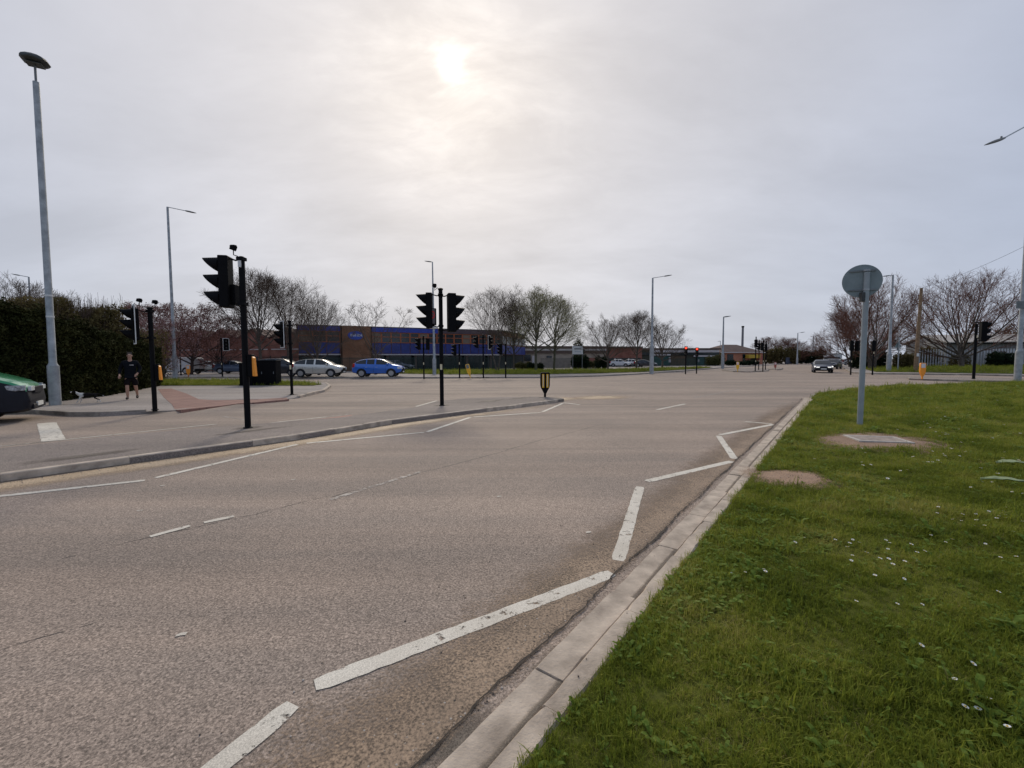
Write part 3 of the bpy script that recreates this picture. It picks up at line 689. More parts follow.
bollard(G(470.5, 377.7, .11), 'leaning yellow bollard with grey top before the blue office', (M_YEL, M_YEL, M_GALVD), 1.15, lean=R(-14))
# ---- lamp posts
def lamp(px, py, topx, topy, headx, heady, label, z=.11, r0=.10, r1=.06, Y=None, stub=1.6, head='flat', mcol=None, hs=1.0, armdy=0):
    p = G(px, py, z) if Y is None else Vector((W(px, py, Y).x, Y, z)); Hh = HZ(topx, topy, p.y) - z
    tp = W(topx, topy, p.y) - p; tp.z = Hh; tp.x *= .35   # posts are upright; keep only a slight lean
    t = empty('street_lamp', p, 0, label, 'street lamp', 'street lamps round the junction'); mc = mcol or M_GALV
    MB().tube([(0, 0, -.05), (0, 0, stub)], r0 * 1.5, 14).build('base_sleeve', mc, t)
    MB().tube([(0, 0, stub - .06), (0, 0, stub + .1), (tp.x * .5, 0, Hh * .5), (tp.x, 0, Hh)], [r0 * 1.5, r0, (r0 + r1) / 2, r1], 14).build('post', mc, t)
    MB().prism([(-.06, .45), (.06, .45), (.06, 1.15), (-.06, 1.15)], (0, -r0 * 1.5 - .004, 0), (1, 0, 0), (0, 0, 1), (0, 1, 0), .01).build('service_door', mc, t)
    if headx is None: return t
    Yh = p.y + armdy; hp = W(headx, heady, Yh) - p; top = Vector((tp.x, 0, Hh)); d = (hp - top); L = d.length; u = d.normalized()
    side = Vector((-u.y, u.x, 0)).normalized() if abs(u.z) < .9 else Vector((1, 0, 0))
    l2 = .75 * hs; e = top + u * (L - l2)
    MB().tube([top - Vector((0, 0, .12)), top, top + (e - top) * .5, e], [.035, .03, .028, .028], 8).build('arm', mc, t)
    mb = MB(); nrm = side.cross(u); 
    if nrm.z < 0: nrm = -nrm
    P = [(0, .05, .03), (.15, .10, .05), (.45, .14, .055), (.75, .13, .04), (1.0, .05, .015)]; V = []
    for a, wv, th in P:
        c = e + u * (a * l2)
        for k in range(8):
            q = 2 * math.pi * k / 8; V.append(c + side * math.cos(q) * wv * hs + nrm * math.sin(q) * th * hs)
    n = 8; fs = [(i * n + k, i * n + (k + 1) % n, (i + 1) * n + (k + 1) % n, (i + 1) * n + k) for i in range(4) for k in range(n)] + [tuple(range(8)), tuple(range(32, 40))]
    MB().add(V, fs).build('lantern', M_GALVD, t)
    return t
# big near-left lamp with its lantern seen from underneath
p = G(55.5, 405, .11); Hh = HZ(37, 82, p.y) - .11
t = empty('street_lamp', p, 0, 'tall grey lamp post nearest at the left with a dark lantern seen from below', 'street lamp')
lean = (W(37, 82, p.y) - p).x * .55
MB().tube([(0, 0, -.05), (0, 0, 1.35)], .155, 18).build('base_sleeve', M_GALV, t)
MB().tube([(0, 0, 1.3), (0, 0, 1.45), (lean * .5, 0, Hh * .5), (lean, 0, Hh)], [.155, .10, .092, .082], 16).build('post', M_GALV, t)
MB().tube([(lean, 0, Hh - .1), (lean * 1.04, 0, Hh + .62)], .032, 10).build('spigot', M_GALVD, t)
for z in (HZ(50, 299, p.y), HZ(51, 320, p.y)): MB().tube([(lean * z / Hh, 0, z - .03), (lean * z / Hh, 0, z + .03)], .105, 14).build('strap', M_WHT, t)
mb = MB(); c = Vector((lean * 1.04, 0, Hh + .62)); V = []; rings = [(-1.25, .06, .04), (-1.1, .22, .1), (-.7, .27, .14), (-.1, .27, .15), (.12, .2, .12), (.2, .1, .07)]
u = Vector((.55, -1.0, 0)).normalized(); s_ = Vector((-u.y, u.x, 0))
for a, wv, th in rings:
    cc_ = c + u * (a + .5) * -.42 + Vector((0, 0, .05))
    for k in range(12):
        q = 2 * math.pi * k / 12; V.append(cc_ + s_ * math.cos(q) * wv * 1.25 + Vector((0, 0, 1)) * (math.sin(q) * th * (1.1 if math.sin(q) > 0 else .8)))
n = 12; mb.add(V, [(i * n + k, i * n + (k + 1) % n, (i + 1) * n + (k + 1) % n, (i + 1) * n + k) for i in range(5) for k in range(n)] + [tuple(range(12)), tuple(range(60, 72))])
hd = mb.build('lantern', mat('dark_lantern', (.04, .045, .042), .45), t)
MB().box(c + u * .02 - Vector((0, 0, .085)), (.42, .36, .02), rz=math.atan2(u.y, u.x) + R(90)).build('glass_cover', mat('lantern_glass', (.07, .08, .075), .2), hd, bevel=.01)
lamp(175.5, 378.6, 168, 207, 196, 213, 'tall slender lamp post behind the second signal, arm to the right', stub=1.9, r0=.13, r1=.08, hs=1.2)
lamp(34, 378, 31.5, 277, 12, 274, 'lamp post seen over the hedge among bare twigs at the left edge', Y=40, z=.11, r0=.11)
lamp(434.5, 374.5, 431.5, 262, 424.5, 261, 'lamp post rising behind the double headed signal', stub=1.6, r0=.13, hs=1.0)
lamp(651.5, 373.7, 652.5, 278, 672, 275, 'lamp post beside the bare trees left of the green sheds, arm to the right', stub=2.8, r0=.14, r1=.08, hs=1.1)
lamp(722.5, 368.5, 723.5, 317, 731, 316, 'lamp post left of the yellow bollard, near the low house', stub=2.2, r0=.16, r1=.09, hs=1.6)
lamp(720, 366, 720.3, 341, 717.5, 341.5, 'short far lamp post by the end of the green sheds', Y=110, r0=.1)
lamp(797, 365.3, 797.5, 333, 805, 332, 'far lamp post at the end of the blue railings, arm over the road', r0=.16, r1=.1, hs=1.6, Y=115)
lamp(812.5, 364, 813, 336, 819, 336, 'far lamp post nearest the approaching car, before the dark evergreen', r0=.18, r1=.12, hs=1.8, Y=135)
lamp(830.2, 361, 830.2, 343, 828, 342.5, 'farthest tiny lamp post above the road ahead', r0=.2, r1=.15, hs=2, Y=230)
lamp(888.6, 371.6, 893, 275, 882.5, 276.5, 'grey lamp post beside the triangular sign, arm to the left', r0=.15, r1=.09, stub=2, hs=1.1)
# right edge lamp with its arm reaching over the junction
p = Vector((W(1017.5, 380, 26.5).x, 26.5, .1)); t = empty('street_lamp', p, 0, 'thick based lamp post at the right edge with a long arm and lantern overhead', 'street lamp')
Hh = HZ(1027, 122, 26.5) - .1
MB().tube([(0, 0, -.05), (0, 0, 1.9)], .17, 18).build('base_sleeve', M_GALV, t)
MB().tube([(0, 0, 1.85), (0, 0, 2.0), (0, 0, Hh * .5), (0, 0, Hh)], [.17, .12, .10, .08], 16).build('post', M_GALV, t)
MB().box((-.05, -.2, 4.7), (1.1, .03, .45)).build('sign_plate', M_GALVD, t, bevel=.01)
hp = W(985, 145, 21.5) - p; e = W(1003, 138.6, 22.2) - p
MB().tube([(0, 0, Hh - .2), (0, 0, Hh), Vector((0, 0, Hh)).lerp(e, .5), e], [.04, .04, .035, .03], 8).build('arm', M_GALV, t)
mb = MB(); u = (hp - e).normalized(); L = (hp - e).length; s_ = Vector((-u.y, u.x, 0)).normalized(); nn = s_.cross(u); V = []
for a, wv, th in ((-.1, .05, .04), (.12, .12, .07), (.4, .17, .075), (.75, .15, .05), (1, .04, .015)):
    for k in range(10):
        q = 2 * math.pi * k / 10; V.append(e + u * a * L + s_ * math.cos(q) * wv + nn * math.sin(q) * th)
mb.add(V, [(i * 10 + k, i * 10 + (k + 1) % 10, (i + 1) * 10 + (k + 1) % 10, (i + 1) * 10 + k) for i in range(4) for k in range(10)] + [tuple(range(10)), tuple(range(40, 50))])
lh = mb.build('lantern', mat('dark_lantern', (.04, .045, .042), .45), t); MB().tube([e + u * .1 * L, e + u * .1 * L + Vector((0, 0, .14))], .04, 8).build('photocell', M_GALVD, lh)
# ---- round sign seen from behind
p = G(859.7, 425.5, .10); p.z = zverge(p.x, p.y); Hs = HZ(861, 272, p.y) - p.z
t = empty('round_sign', p, 0, 'round road sign seen from its grey back on a post in the near grass', 'road sign')
MB().tube([(0, 0, -.1), (.02, 0, Hs)], .055, 16).build('post', mat('sign_post_grey', (.27, .30, .31), .5, .12, 5, bump=.1), t)
zc = HZ(861, 280.5, p.y) - p.z; sd = Matrix.Rotation(R(-27), 3, 'Z')
def TT(mb, o=(0, 0, 0)): mb.v = [tuple(sd @ Vector(q) + Vector((-.06, 0, 0))) for q in mb.v]; return mb
M_SB = mat('sign_back_grey', (.19, .23, .235), .5, .12, 4)
TT(MB().lathe([(.001, 0), (.355, .0), (.36, .004), (.36, .016), (.355, .02), (.001, .02)], 48, (0, .075, zc), axis='Y')).build('disc', M_SB, t)
TT(MB().lathe([(.001, 0), (.35, 0), (.35, .004), (.001, .004)], 48, (0, .097, zc), axis='Y')).build('sign_face', mat('sign_blue', (.03, .12, .45), .4), t)
for dz, hw in ((.22, .23), (-.20, .25)):
    MB_ = TT(MB().box((0, .068, zc + dz), (hw * 2, .03, .035))); MB_.build('channel_rail', M_GALVD, t)
    MB().tube([(.015, 0, zc + dz - .02), (.015, 0, zc + dz + .02)], .062, 14).build('clip', M_GALV, t)
MB().box((-.065, .0, HZ(861, 297, p.y) - p.z), (.07, .09, .2)).build('junction_box', mat('box_black', (.03, .03, .03), .5), t, bevel=.008)
# ---- triangular sign back
p = gp(897.7, 371.2); p.z = .14; k = p.y / F_PX
t = empty('triangular_sign', p, 0, 'small triangular road sign seen from behind right of a far lamp post', 'road sign')
zt = HZ(898, 337.5, p.y) - .14; MB().tube([(0, 0, -.1), (0, 0, zt)], .06, 10).build('post', M_GALV, t)
zc = HZ(898, 345, p.y) - .14; MB().prism([(-.42, -.3), (.42, -.3), (.04, .42), (-.04, .42)], (0, .08, zc), (1, 0, 0), (0, 0, 1), (0, 1, 0), .012).build('plate', M_SB, t)
MB().box((0, .085, zc - .5), (.3, .012, .26)).build('sub_plate', M_GALVD, t)
# ---- telegraph pole with its wire
Yp = 46.0; p = Vector((W(915.5, 371, Yp).x, Yp, .2)); tp = W(921.5, 288, Yp) - p
t = empty('telegraph_pole', p, 0, 'brown wooden telegraph pole leaning slightly right of the dark bush', 'telegraph pole')
MB().tube([(0, 0, -.2), tp * .5, tp], [.20, .16, .13], 12).build('shaft', M_WOODP, t)
MB().box((-.02, -.2, 1.75), (.22, .03, .34)).build('notice_plate', M_WHT, t)
mb = MB(); far_ = W(1100, 205, 34) - p
pts = []
for i in range(17):
    q = i / 16; v = tp.lerp(far_, q); v.z -= 1.0 * 4 * q * (1 - q) * .6; pts.append(v)
mb.tube(pts, .012, 5); mb.build('wire', M_BLK, t)
# ---- signal controller cabinets
def cabinet(px0, px1, py, topy, label, d=.6):
    a = G(px0, py, .12); Y = a.y; b_ = W(px1, py, Y); w_ = b_.x - a.x; h = HZ((px0 + px1) / 2, topy, Y) - .12
    t = empty('signal_cabinet', ((a.x + b_.x) / 2, Y + d / 2, .12), 0, label, 'cabinet', 'signal control cabinets')
    MB().box((0, 0, h / 2 + .03), (w_, d, h - .06)).build('body', M_BLK, t, bevel=.015)
    MB().box((0, 0, h - .02), (w_ + .06, d + .06, .06)).build('lid', M_BLK, t, bevel=.015)
    MB().box((0, 0, .04), (w_ + .05, d + .05, .09)).build('plinth', M_BLKP, t)
    k = 2 if w_ > 1 else 1
    for i in range(k):
        dr = MB().box((-w_ / 2 + (i + .5) * w_ / k, -d / 2 - .008, h / 2 + .04), (w_ / k - .05, .016, h - .22)).build('door', M_BLKP, t, bevel=.005)
        MB().box((-w_ / 2 + (i + .82) * w_ / k, -d / 2 - .025, h / 2), (.03, .02, .14)).build('handle', M_GALVD, dr)
cabinet(239.6, 252, 385.6, 363, 'lower black cabinet half hidden behind the nearest signal post')
cabinet(252.6, 276.3, 385.3, 360.3, 'wide tall black cabinet on the grass strip, right of the nearest signal post')
# ---- sign on posts before the evergreens
Yq = 66.0; a = W(572.2, 354.3, Yq); b_ = W(583, 346, Yq); t = empty('notice_board', ((a.x + b_.x) / 2, Yq, .14), 0, 'white notice board on posts before the dark evergreen, two dark lines of small lettering', 'sign')
w_ = b_.x - a.x; zc = (a.z + b_.z) / 2 - .14; hh = b_.z - a.z
MB().box((0, 0, zc), (w_, .06, hh)).build('board', mat('board_white', (.70, .74, .76), .5, .05), t, bevel=.01)
mb = MB(); rr = random.Random(3); x = -w_ * .30
while x < w_ * .30:
    l_ = rr.uniform(.05, .10); mb.box((x + l_ / 2, -.036, zc + hh * .16), (l_, .006, hh * .14)); x += l_ + .025
mb.build('lettering', mat('letter_dark', (.04, .06, .08), .5), t)
mb = MB(); x = -w_ * .26
while x < w_ * .26: mb.box((x + .04, -.036, zc - hh * .18), (.07, .006, hh * .06)); x += .095
mb.build('lettering', mat('letter_blue', (.25, .35, .45), .5), t)
for x in (-w_ / 2 + .1, w_ / 2 - .1): MB().tube([(x, .05, -.05), (x, .05, zc - hh / 2)], .05, 8).build('leg', M_GALVD, t)
# ------------------------------------------------------------------ trees
def grow(seed, H=10.0, r=.17, kids=(9, 7, 7, 7), ang=(48, 42, 40, 40), lr=(.55, .55, .55, .55), up=.06, wob=.075, c0=.22, rmin=.0085, stems=1, fan=25, lead=.92, taper=.3):
    rd = random.Random(seed); out = []
    def rec(p, d, L, r0, lv):
        ns = 7 if lv == 0 else (5 if lv == 1 else (4 if lv == 2 else 3)); pts = [p.copy()]; rad = [r0]; q = p.copy(); dd = d.copy(); re = max(rmin * .8, r0 * taper)
        for i in range(ns):
            dd = (dd + Vector((rd.gauss(0, wob * (.35 if lv == 0 and stems == 1 else 1)), rd.gauss(0, wob * (.35 if lv == 0 and stems == 1 else 1)), rd.gauss(0, wob * .6))) + Vector((0, 0, up if lv else .05))).normalized()
            q = q + dd * (L / ns); pts.append(q.copy()); rad.append(r0 + (re - r0) * ((i + 1) / ns))
        out.append((lv, pts, rad))
        if lv >= len(kids): return
        n = kids[lv]; az = rd.uniform(0, 6.28)
        for i in range(n):
            t = c0 + (1 - c0) * ((i + rd.uniform(.2, .8)) / n) if lv == 0 else .15 + .85 * ((i + rd.uniform(.1, .9)) / n)
            t = min(t, .99); f = t * ns; j = min(int(f), ns - 1); f -= j
            b = pts[j].lerp(pts[j + 1], f); axis = (pts[j + 1] - pts[j]).normalized(); az += 2.4 + rd.uniform(-.5, .5)
            a = Vector((1, 0, 0)) if abs(axis.x) < .9 else Vector((0, 1, 0)); u = axis.cross(a).normalized(); w_ = axis.cross(u)
            th = R(ang[lv] * rd.uniform(.65, 1.25)) * (1.25 - .5 * t if lv == 0 else 1)
            nd = (axis * math.cos(th) + (u * math.cos(az) + w_ * math.sin(az)) * math.sin(th)).normalized()
            rl = rad[j] + (rad[j + 1] - rad[j]) * f
            rec(b, nd, L * lr[lv] * rd.uniform(.7, 1.2) * (1.15 - .45 * t), max(rmin, rl * .6), lv + 1)
    for s in range(stems):
        if stems == 1: rec(Vector((0, 0, -.1)), Vector((rd.uniform(-.04, .04), 0, 1)), H * lead, r, 0)
        else:
            q = s / stems * 6.28 + rd.uniform(-.3, .3); th = R(fan * rd.uniform(.3, 1.2)); rec(Vector((math.cos(q) * .15, math.sin(q) * .15, -.1)), Vector((math.cos(q) * math.sin(th), math.sin(q) * math.sin(th), math.cos(th))), H * lead * rd.uniform(.75, 1.05), r * .7, 0)
    return out
def grow(seed, H=10.0, Wd=.45, hb=.2, r=.16, n=(12, 8, 8, 6), th=(6, 62), dev=(32, 32, 38), ml=(.36, .17, .085), up=.04, wob=.05, rmin=.0075, stems=1, hc=.42, fork=.5):
    """dome shaped crown: limbs fan from the trunk and run out to the crown's rounded edge, branches and twigs fill it"""
    rd = random.Random(seed); out = []; c = Vector((0, 0, H * (hb + (1 - hb) * hc))); R1 = H * Wd; Rt = H - c.z; Rb = (c.z - H * hb) * 1.25
    lum = [(rd.uniform(0, 6.28), rd.uniform(.04, .10)) for _ in range(3)]
    def room(p, d):                      # distance from p along d to the crown's edge
        t = .05 * H; az = math.atan2(d.y, d.x); k = 1 + sum(q * math.sin((i + 2) * az + f + 3 * d.z) for i, (f, q) in enumerate(lum))
        while t < H:
            q = p + d * t; e = q - c; R2 = Rt if e.z > 0 else Rb
            if (e.x ** 2 + e.y ** 2) / (R1 * k) ** 2 + e.z ** 2 / (R2 * k) ** 2 > 1: break
            t += .03 * H
        return t
    def limb(p, d, L, r0, lv):
        ns = (7, 7, 5, 3, 2)[lv]; re = max(rmin * .7, r0 * (.5 if lv == 0 else .22)); pts = [p.copy()]; rad = [r0]; q = p.copy(); dd = d.copy()
        for i in range(ns):
            dd = (dd + Vector((rd.gauss(0, wob), rd.gauss(0, wob), rd.gauss(0, wob * .5) + up))).normalized(); q = q + dd * (L / ns); pts.append(q.copy()); rad.append(r0 + (re - r0) * (i + 1) / ns)
        out.append((lv, pts, rad)); return pts, rad
    def at(pts, rad, t):
        f = t * (len(pts) - 1); j = min(int(f), len(pts) - 2); f -= j; return pts[j].lerp(pts[j + 1], f), (pts[j + 1] - pts[j]).normalized(), rad[j] + (rad[j + 1] - rad[j]) * f
    def spread(pts, rad, lv):
        az = rd.uniform(0, 6.28); m = n[lv]
        for i in range(m):
            t = min(.98, .16 + .84 * (i + rd.random()) / m); p, ax, rr_ = at(pts, rad, t); az += 2.4 + rd.uniform(-.5, .5); u = ax.orthogonal().normalized(); w_ = ax.cross(u); a = R(dev[lv - 1] * rd.uniform(.6, 1.35))
            d = (ax * math.cos(a) + (u * math.cos(az) + w_ * math.sin(az)) * math.sin(a)).normalized()
            L = min(room(p, d) * rd.uniform(.8, 1.05), H * ml[lv - 1] * rd.uniform(.6, 1.2))
            if L < .02 * H: continue
            ps, rs = limb(p, d, L, max(rmin, rr_ * .55), lv + 1)
            if lv + 1 < len(n): spread(ps, rs, lv + 1)
    for s in range(stems):
        q0 = s / stems * 6.28 + rd.uniform(-.4, .4); ln = 0 if stems == 1 else R(rd.uniform(3, 12)); d0 = Vector((math.cos(q0) * math.sin(ln) + rd.uniform(-.03, .03), math.sin(q0) * math.sin(ln), 1)).normalized()
        o_ = Vector((math.cos(q0), math.sin(q0), 0)) * (.0 if stems == 1 else .16) - Vector((0, 0, .1))
        pts, rad = limb(o_, d0, H * fork, r if stems == 1 else r * .75, 0); m = max(1, n[0] // stems); az = rd.uniform(0, 6.28)
        for i in range(m):
            t = .42 + .58 * (i + .5 * rd.random()) / m if hb > .05 else .08 + .9 * (i + rd.random()) / m
            p, ax, rr_ = at(pts, rad, min(t, 1)); az += 2.4 + rd.uniform(-.4, .4); k = 1 - (i + .5) / m; a = R(th[0] + (th[1] - th[0]) * k ** .8 * rd.uniform(.8, 1.2))
            d = Vector((math.cos(az) * math.sin(a), math.sin(az) * math.sin(a), math.cos(a))); ps, rs = limb(p, d, room(p, d) * rd.uniform(.88, 1.0), rr_ * .62, 1); spread(ps, rs, 1)
    return out
def tree_proto(name, seed, bark, twig, buds=None, nb=0, bs=.05, **kw):
    br = grow(seed, **kw); H = kw.get('H', 10)
    t = empty(name, (0, 0, 0), 0, 'tree', 'tree', None)
    mt = MB(); mc = MB(); tips = []
    for lv, pts, rad in br:
        if lv <= 1: mt.tube(pts, rad, 7 if lv == 0 else 5, caps=False)
        else: mc.tube(pts, rad, 3, caps=False)
        if lv >= 3: tips += [(p, lv) for p in pts[1:]]
    zmax = max(p[2] for p in mc.v)
    if buds and nb:
        g = rng(seed); mi = len(tips)
        for _ in range(nb):
            p, _l = tips[int(g.integers(0, mi))]; p = p + Vector(g.normal(0, .07, 3)); s = bs * g.uniform(.5, 1.2)
            a = Vector(g.normal(0, 1, 3)).normalized(); b = a.orthogonal().normalized() * s; c = a.cross(b.normalized()) * s
            mc.add([p - b, p - c * .6, p + b, p + c * .6], [(0, 1, 2, 3)], 1)
    mt.build('trunk', bark, t, fix=False); mc.build('crown', [twig] + ([buds] if buds else []), t, fix=False, smooth=False)
    t['h'] = zmax; return t
BARK = mat('bark', (.085, .065, .05), .95, .3, 6, c2=(.13, .105, .085))
BARKG = mat('green_bark', (.11, .10, .065), .95, .3, 6, c2=(.15, .14, .09))
TW = mat('twigs', (.115, .082, .060), .95, .2, 3, spec=.1); TWP = mat('reddish_twigs', (.15, .070, .052), .95, .25, 2, spec=.1)
TWG = mat('greenish_twigs', (.17, .15, .085), .9, .2, 3)
BUDR = mat('plum_buds', (.20, .08, .065), .8, .4, 4, c2=(.33, .17, .15)); BUDP = mat('pink_blossom', (.42, .24, .24), .8, .3, 3, c2=(.55, .38, .38))
BUDG = mat('catkins', (.34, .30, .10), .8, .25, 3); BUDB = mat('brown_buds', (.13, .085, .06), .8, .3, 4)
PR = {}
def proto(key, *a, **k):
    t = tree_proto(*a, **k); PR[key] = t; return t
proto('tall', 'bare_tree', 11, BARK, TW, None, 0, H=10, Wd=.42, n=(14, 8, 7, 5), th=(4, 50), fork=.55)
proto('tall2', 'bare_tree', 12, BARK, TW, None, 0, H=10, Wd=.46, n=(14, 8, 7, 4), th=(4, 52), stems=2, fork=.5)
proto('catkin', 'catkin_tree', 13, BARKG, TWG, BUDG, 7000, .045, H=9, Wd=.50, hb=.12, n=(16, 8, 6, 4), th=(4, 66), fork=.6)
proto('round', 'bare_tree', 14, BARK, TW, None, 0, H=8, Wd=.60, n=(14, 8, 7, 5), th=(5, 66), fork=.42, r=.19)
proto('plum', 'plum_tree', 15, mat('dark_bark', (.045, .03, .026), .95), TWP, BUDR, 8000, .06, H=6.5, Wd=.72, n=(12, 7, 7, 4), th=(10, 74), fork=.36, hb=.22)
proto('blossom', 'blossom_tree', 16, mat('dark_bark', (.045, .03, .026), .95), TWP, BUDP, 6000, .05, H=6.5, Wd=.6, n=(12, 8, 7, 5), th=(10, 70), fork=.36, hb=.22)
proto('wide', 'spreading_bare_tree', 17, BARK, TWP, BUDR, 900, .045, H=9, Wd=.78, hb=.18, n=(16, 9, 8, 5), th=(8, 76), dev=(26, 30, 36), stems=2, fork=.26, r=.30, hc=.34, rmin=.0095)
proto('fan', 'bushy_bare_tree', 18, BARK, TWP, BUDB, 900, .04, H=9, Wd=.52, hb=.0, n=(22, 8, 7, 5), th=(4, 64), dev=(24, 28, 36), stems=4, fork=.38, r=.2, hc=.42, rmin=.0095)
proto('thin', 'slender_tree', 19, BARK, TW, None, 0, H=8, Wd=.6, n=(5, 6, 6, 5), th=(25, 48), dev=(36, 36, 40), ml=(.30, .15, .08), fork=.42, r=.15, hb=.25, stems=1, rmin=.010)
used = set()
def tree(key, px, Y, topy, label, rz=0, sx=1.0, group=None, base=.1):
    pr = PR[key]; x = W(px, 372, Y).x; h = HZ(px, topy, Y) - base; s = h / pr['h']
    if key not in used: o = pr; used.add(key)
    else: o = copy_tree(pr)
    o.location = (x, Y, base); o.rotation_euler = (0, 0, rz); o.scale = (s * sx, s * sx, s)
    tag(o, label, 'tree', group); return o
GT = 'bare trees beyond the junction'
tree('round', 12, 27, 266, 'bare tree rising over the hedge at the left edge', 1, 1.1, GT)
tree('tall2', 50, 34, 286, 'smaller bare tree behind the nearest lamp post, above the hedge', 2, 1, GT)
tree('blossom', 163, 36, 314, 'pale pink blossom tree right of the hedge end, behind the orange push button signal', 0, .9)
tree('plum', 140, 43, 303, 'leftmost red brown plum tree, behind the hedge end', 2.1, 1.1, 'red brown plum trees')
tree('plum', 191, 47, 302, 'red brown plum tree between the second lamp post and the nearest signal', 0.3, 1.15, 'red brown plum trees')
tree('plum', 221, 50, 313, 'rightmost red brown plum tree, just left of the nearest signal post', 4.1, 1.0, 'red brown plum trees')
tree('tall', 262, 50, 266, 'tallest bare tree, directly right of the nearest signal post', .5, 1.1, GT)
tree('tall2', 291, 53, 271, 'tall forked bare tree behind the corner signal', 3.0, 1.15, GT)
tree('round', 319, 44, 289, 'dark low branched bare tree behind the silver car', 2.3, .85, GT)
tree('thin', 376, 45, 298, 'slender forked tree in front of the brick end with the blue oval sign', .2, 1.25, GT)
tree('tall2', 497, 53, 282, 'bare tree with a forked trunk before the right end of the blue office', 1.1, 1.1, GT)
tree('tall', 514, 58, 300, 'thin bare tree between the forked tree and the greenish catkin trees', 4.4, 1.0, GT)
tree('catkin', 536, 55, 284, 'left of the two greenish catkin trees behind the striped bollard', 0, 1.1, 'greenish catkin trees')
tree('catkin', 554, 59, 290, 'right of the two greenish catkin trees behind the striped bollard', 2.5, 1.1, 'greenish catkin trees')
tree('round', 608, 60, 312, 'round bare tree right of the white notice board', .9, 1.0, GT)
tree('tall', 636, 63, 309, 'bare tree left of the lamp post by the green sheds', 2.0, 1.25, GT)
tree('round', 662, 72, 318, 'bare tree with long low twigs right of the lamp post by the green sheds', 3.6, 1.1, GT)
tree('fan', 872, 56, 273, 'dense bushy bare tree behind the round sign', .4, .95)
tree('fan', 851, 75, 305, 'lower dark thicket tree at the left foot of the bushy tree', 2.4, 1.2)
tree('wide', 962, 60, 266, 'wide spreading bare tree with pinkish twigs above the metal fence', .6, .95)
tree('wide', 1045, 75, 285, 'second spreading bare tree beyond the right edge lamp post', 2.6, 1.0)
tree('fan', 770, 130, 335, 'far brown tree left of the blue railings', 1, 1.5, GT)
tree('fan', 786, 125, 336, 'far brown tree behind the blue railings', 3, 1.5, GT)
tree('round', 800, 160, 340, 'pale far bare tree rising behind the dark evergreen', 3, 1.3, GT)
tree('round', 822, 175, 343, 'far brown tree right of the dark evergreen, above the approaching car', 1, 1.3, GT)
for k, o in list(PR.items()):
    if k not in used: bpy.data.objects.remove(o)
# ------------------------------------------------------------------ leafy masses
def cloud(vol, n, size, seed, asp=.5, flat=0):
    """n small leaf faces; vol(g, n) gives their centres"""
    g = rng(seed); P = vol(g, n); n = len(P); a = g.normal(size=(n, 3)); a[:, 2] *= (1 - flat); a /= np.linalg.norm(a, axis=1)[:, None]
    b = np.cross(a, g.normal(size=(n, 3))); b /= np.linalg.norm(b, axis=1)[:, None]; s = size * g.uniform(.55, 1.3, n)[:, None]
    V = np.stack([P - a * s, P - b * s * asp, P + a * s, P + b * s * asp], 1).reshape(-1, 3); return V, np.arange(4 * n).reshape(-1, 4)
def ell(cs):
    def f(g, n):
        vol = np.array([c[3] * c[4] * c[5] for c in cs]) ** .67; pick = g.choice(len(cs), n, p=vol / vol.sum()); C = np.array(cs)[pick]
        d = g.normal(size=(n, 3)); d /= np.linalg.norm(d, axis=1)[:, None]; r = g.uniform(.25, 1, n) ** .35 * (1 + .18 * np.sin(d[:, 0] * 7 + pick) * np.sin(d[:, 1] * 6 + 2 * pick) + .1 * np.sin(d[:, 2] * 13 + pick))
        P = C[:, :3] + d * C[:, 3:6] * r[:, None]; return P[P[:, 2] > -.02]
    return f
LF_H = leafmat('hedge_leaves', (.014, .016, .005), (.029, .031, .010), (.066, .064, .022), 1.6, .9, 0)
LF_B = leafmat('brush_leaves', (.065, .055, .022), (.12, .095, .038), (.20, .15, .065), 1.2, .7, .2)
LF_E = leafmat('evergreen_leaves', (.008, .016, .008), (.014, .027, .012), (.03, .045, .02), 1.5, .6, .1)
LF_O = leafmat('olive_leaves', (.05, .055, .02), (.085, .085, .03), (.13, .12, .05), 1.2, .7, .2)
CORE = mat('core_and_stems', (.016, .014, .009), 1, .3, 3, spec=.03)  # dark fill for hedge and shrub cores, also the shrub stems
def shrub(name, pos, cs, n, size, m, label, cat='shrub', group=None, seed=1, stems=3, core=True, asp=.5):
    t = empty(name, pos, 0, label, cat, group); V, Q = cloud(ell(cs), n, size, seed, asp); np_mesh('foliage', V, Q, m, t)
    mb = MB(); rd = random.Random(seed)
    for c in cs[:max(stems, 1)]: mb.tube([(c[0] * .4, c[1] * .4, -.05), (c[0] * .8, c[1] * .8, max(.1, c[2] * .6)), (c[0], c[1], c[2] + c[5] * .5)], [.05, .035, .015], 6)
    if core:  # solid dark cores added inside to stop sky showing through the leaves
        for c in cs: mb.lathe([(.02, c[2] - c[5] * .6), (max(c[3], c[4]) * .45, c[2] - c[5] * .2), (max(c[3], c[4]) * .45, c[2] + c[5] * .25), (.02, c[2] + c[5] * .6)], 8, (c[0], c[1], 0))
    mb.build('stems', CORE, t, fix=False); return t
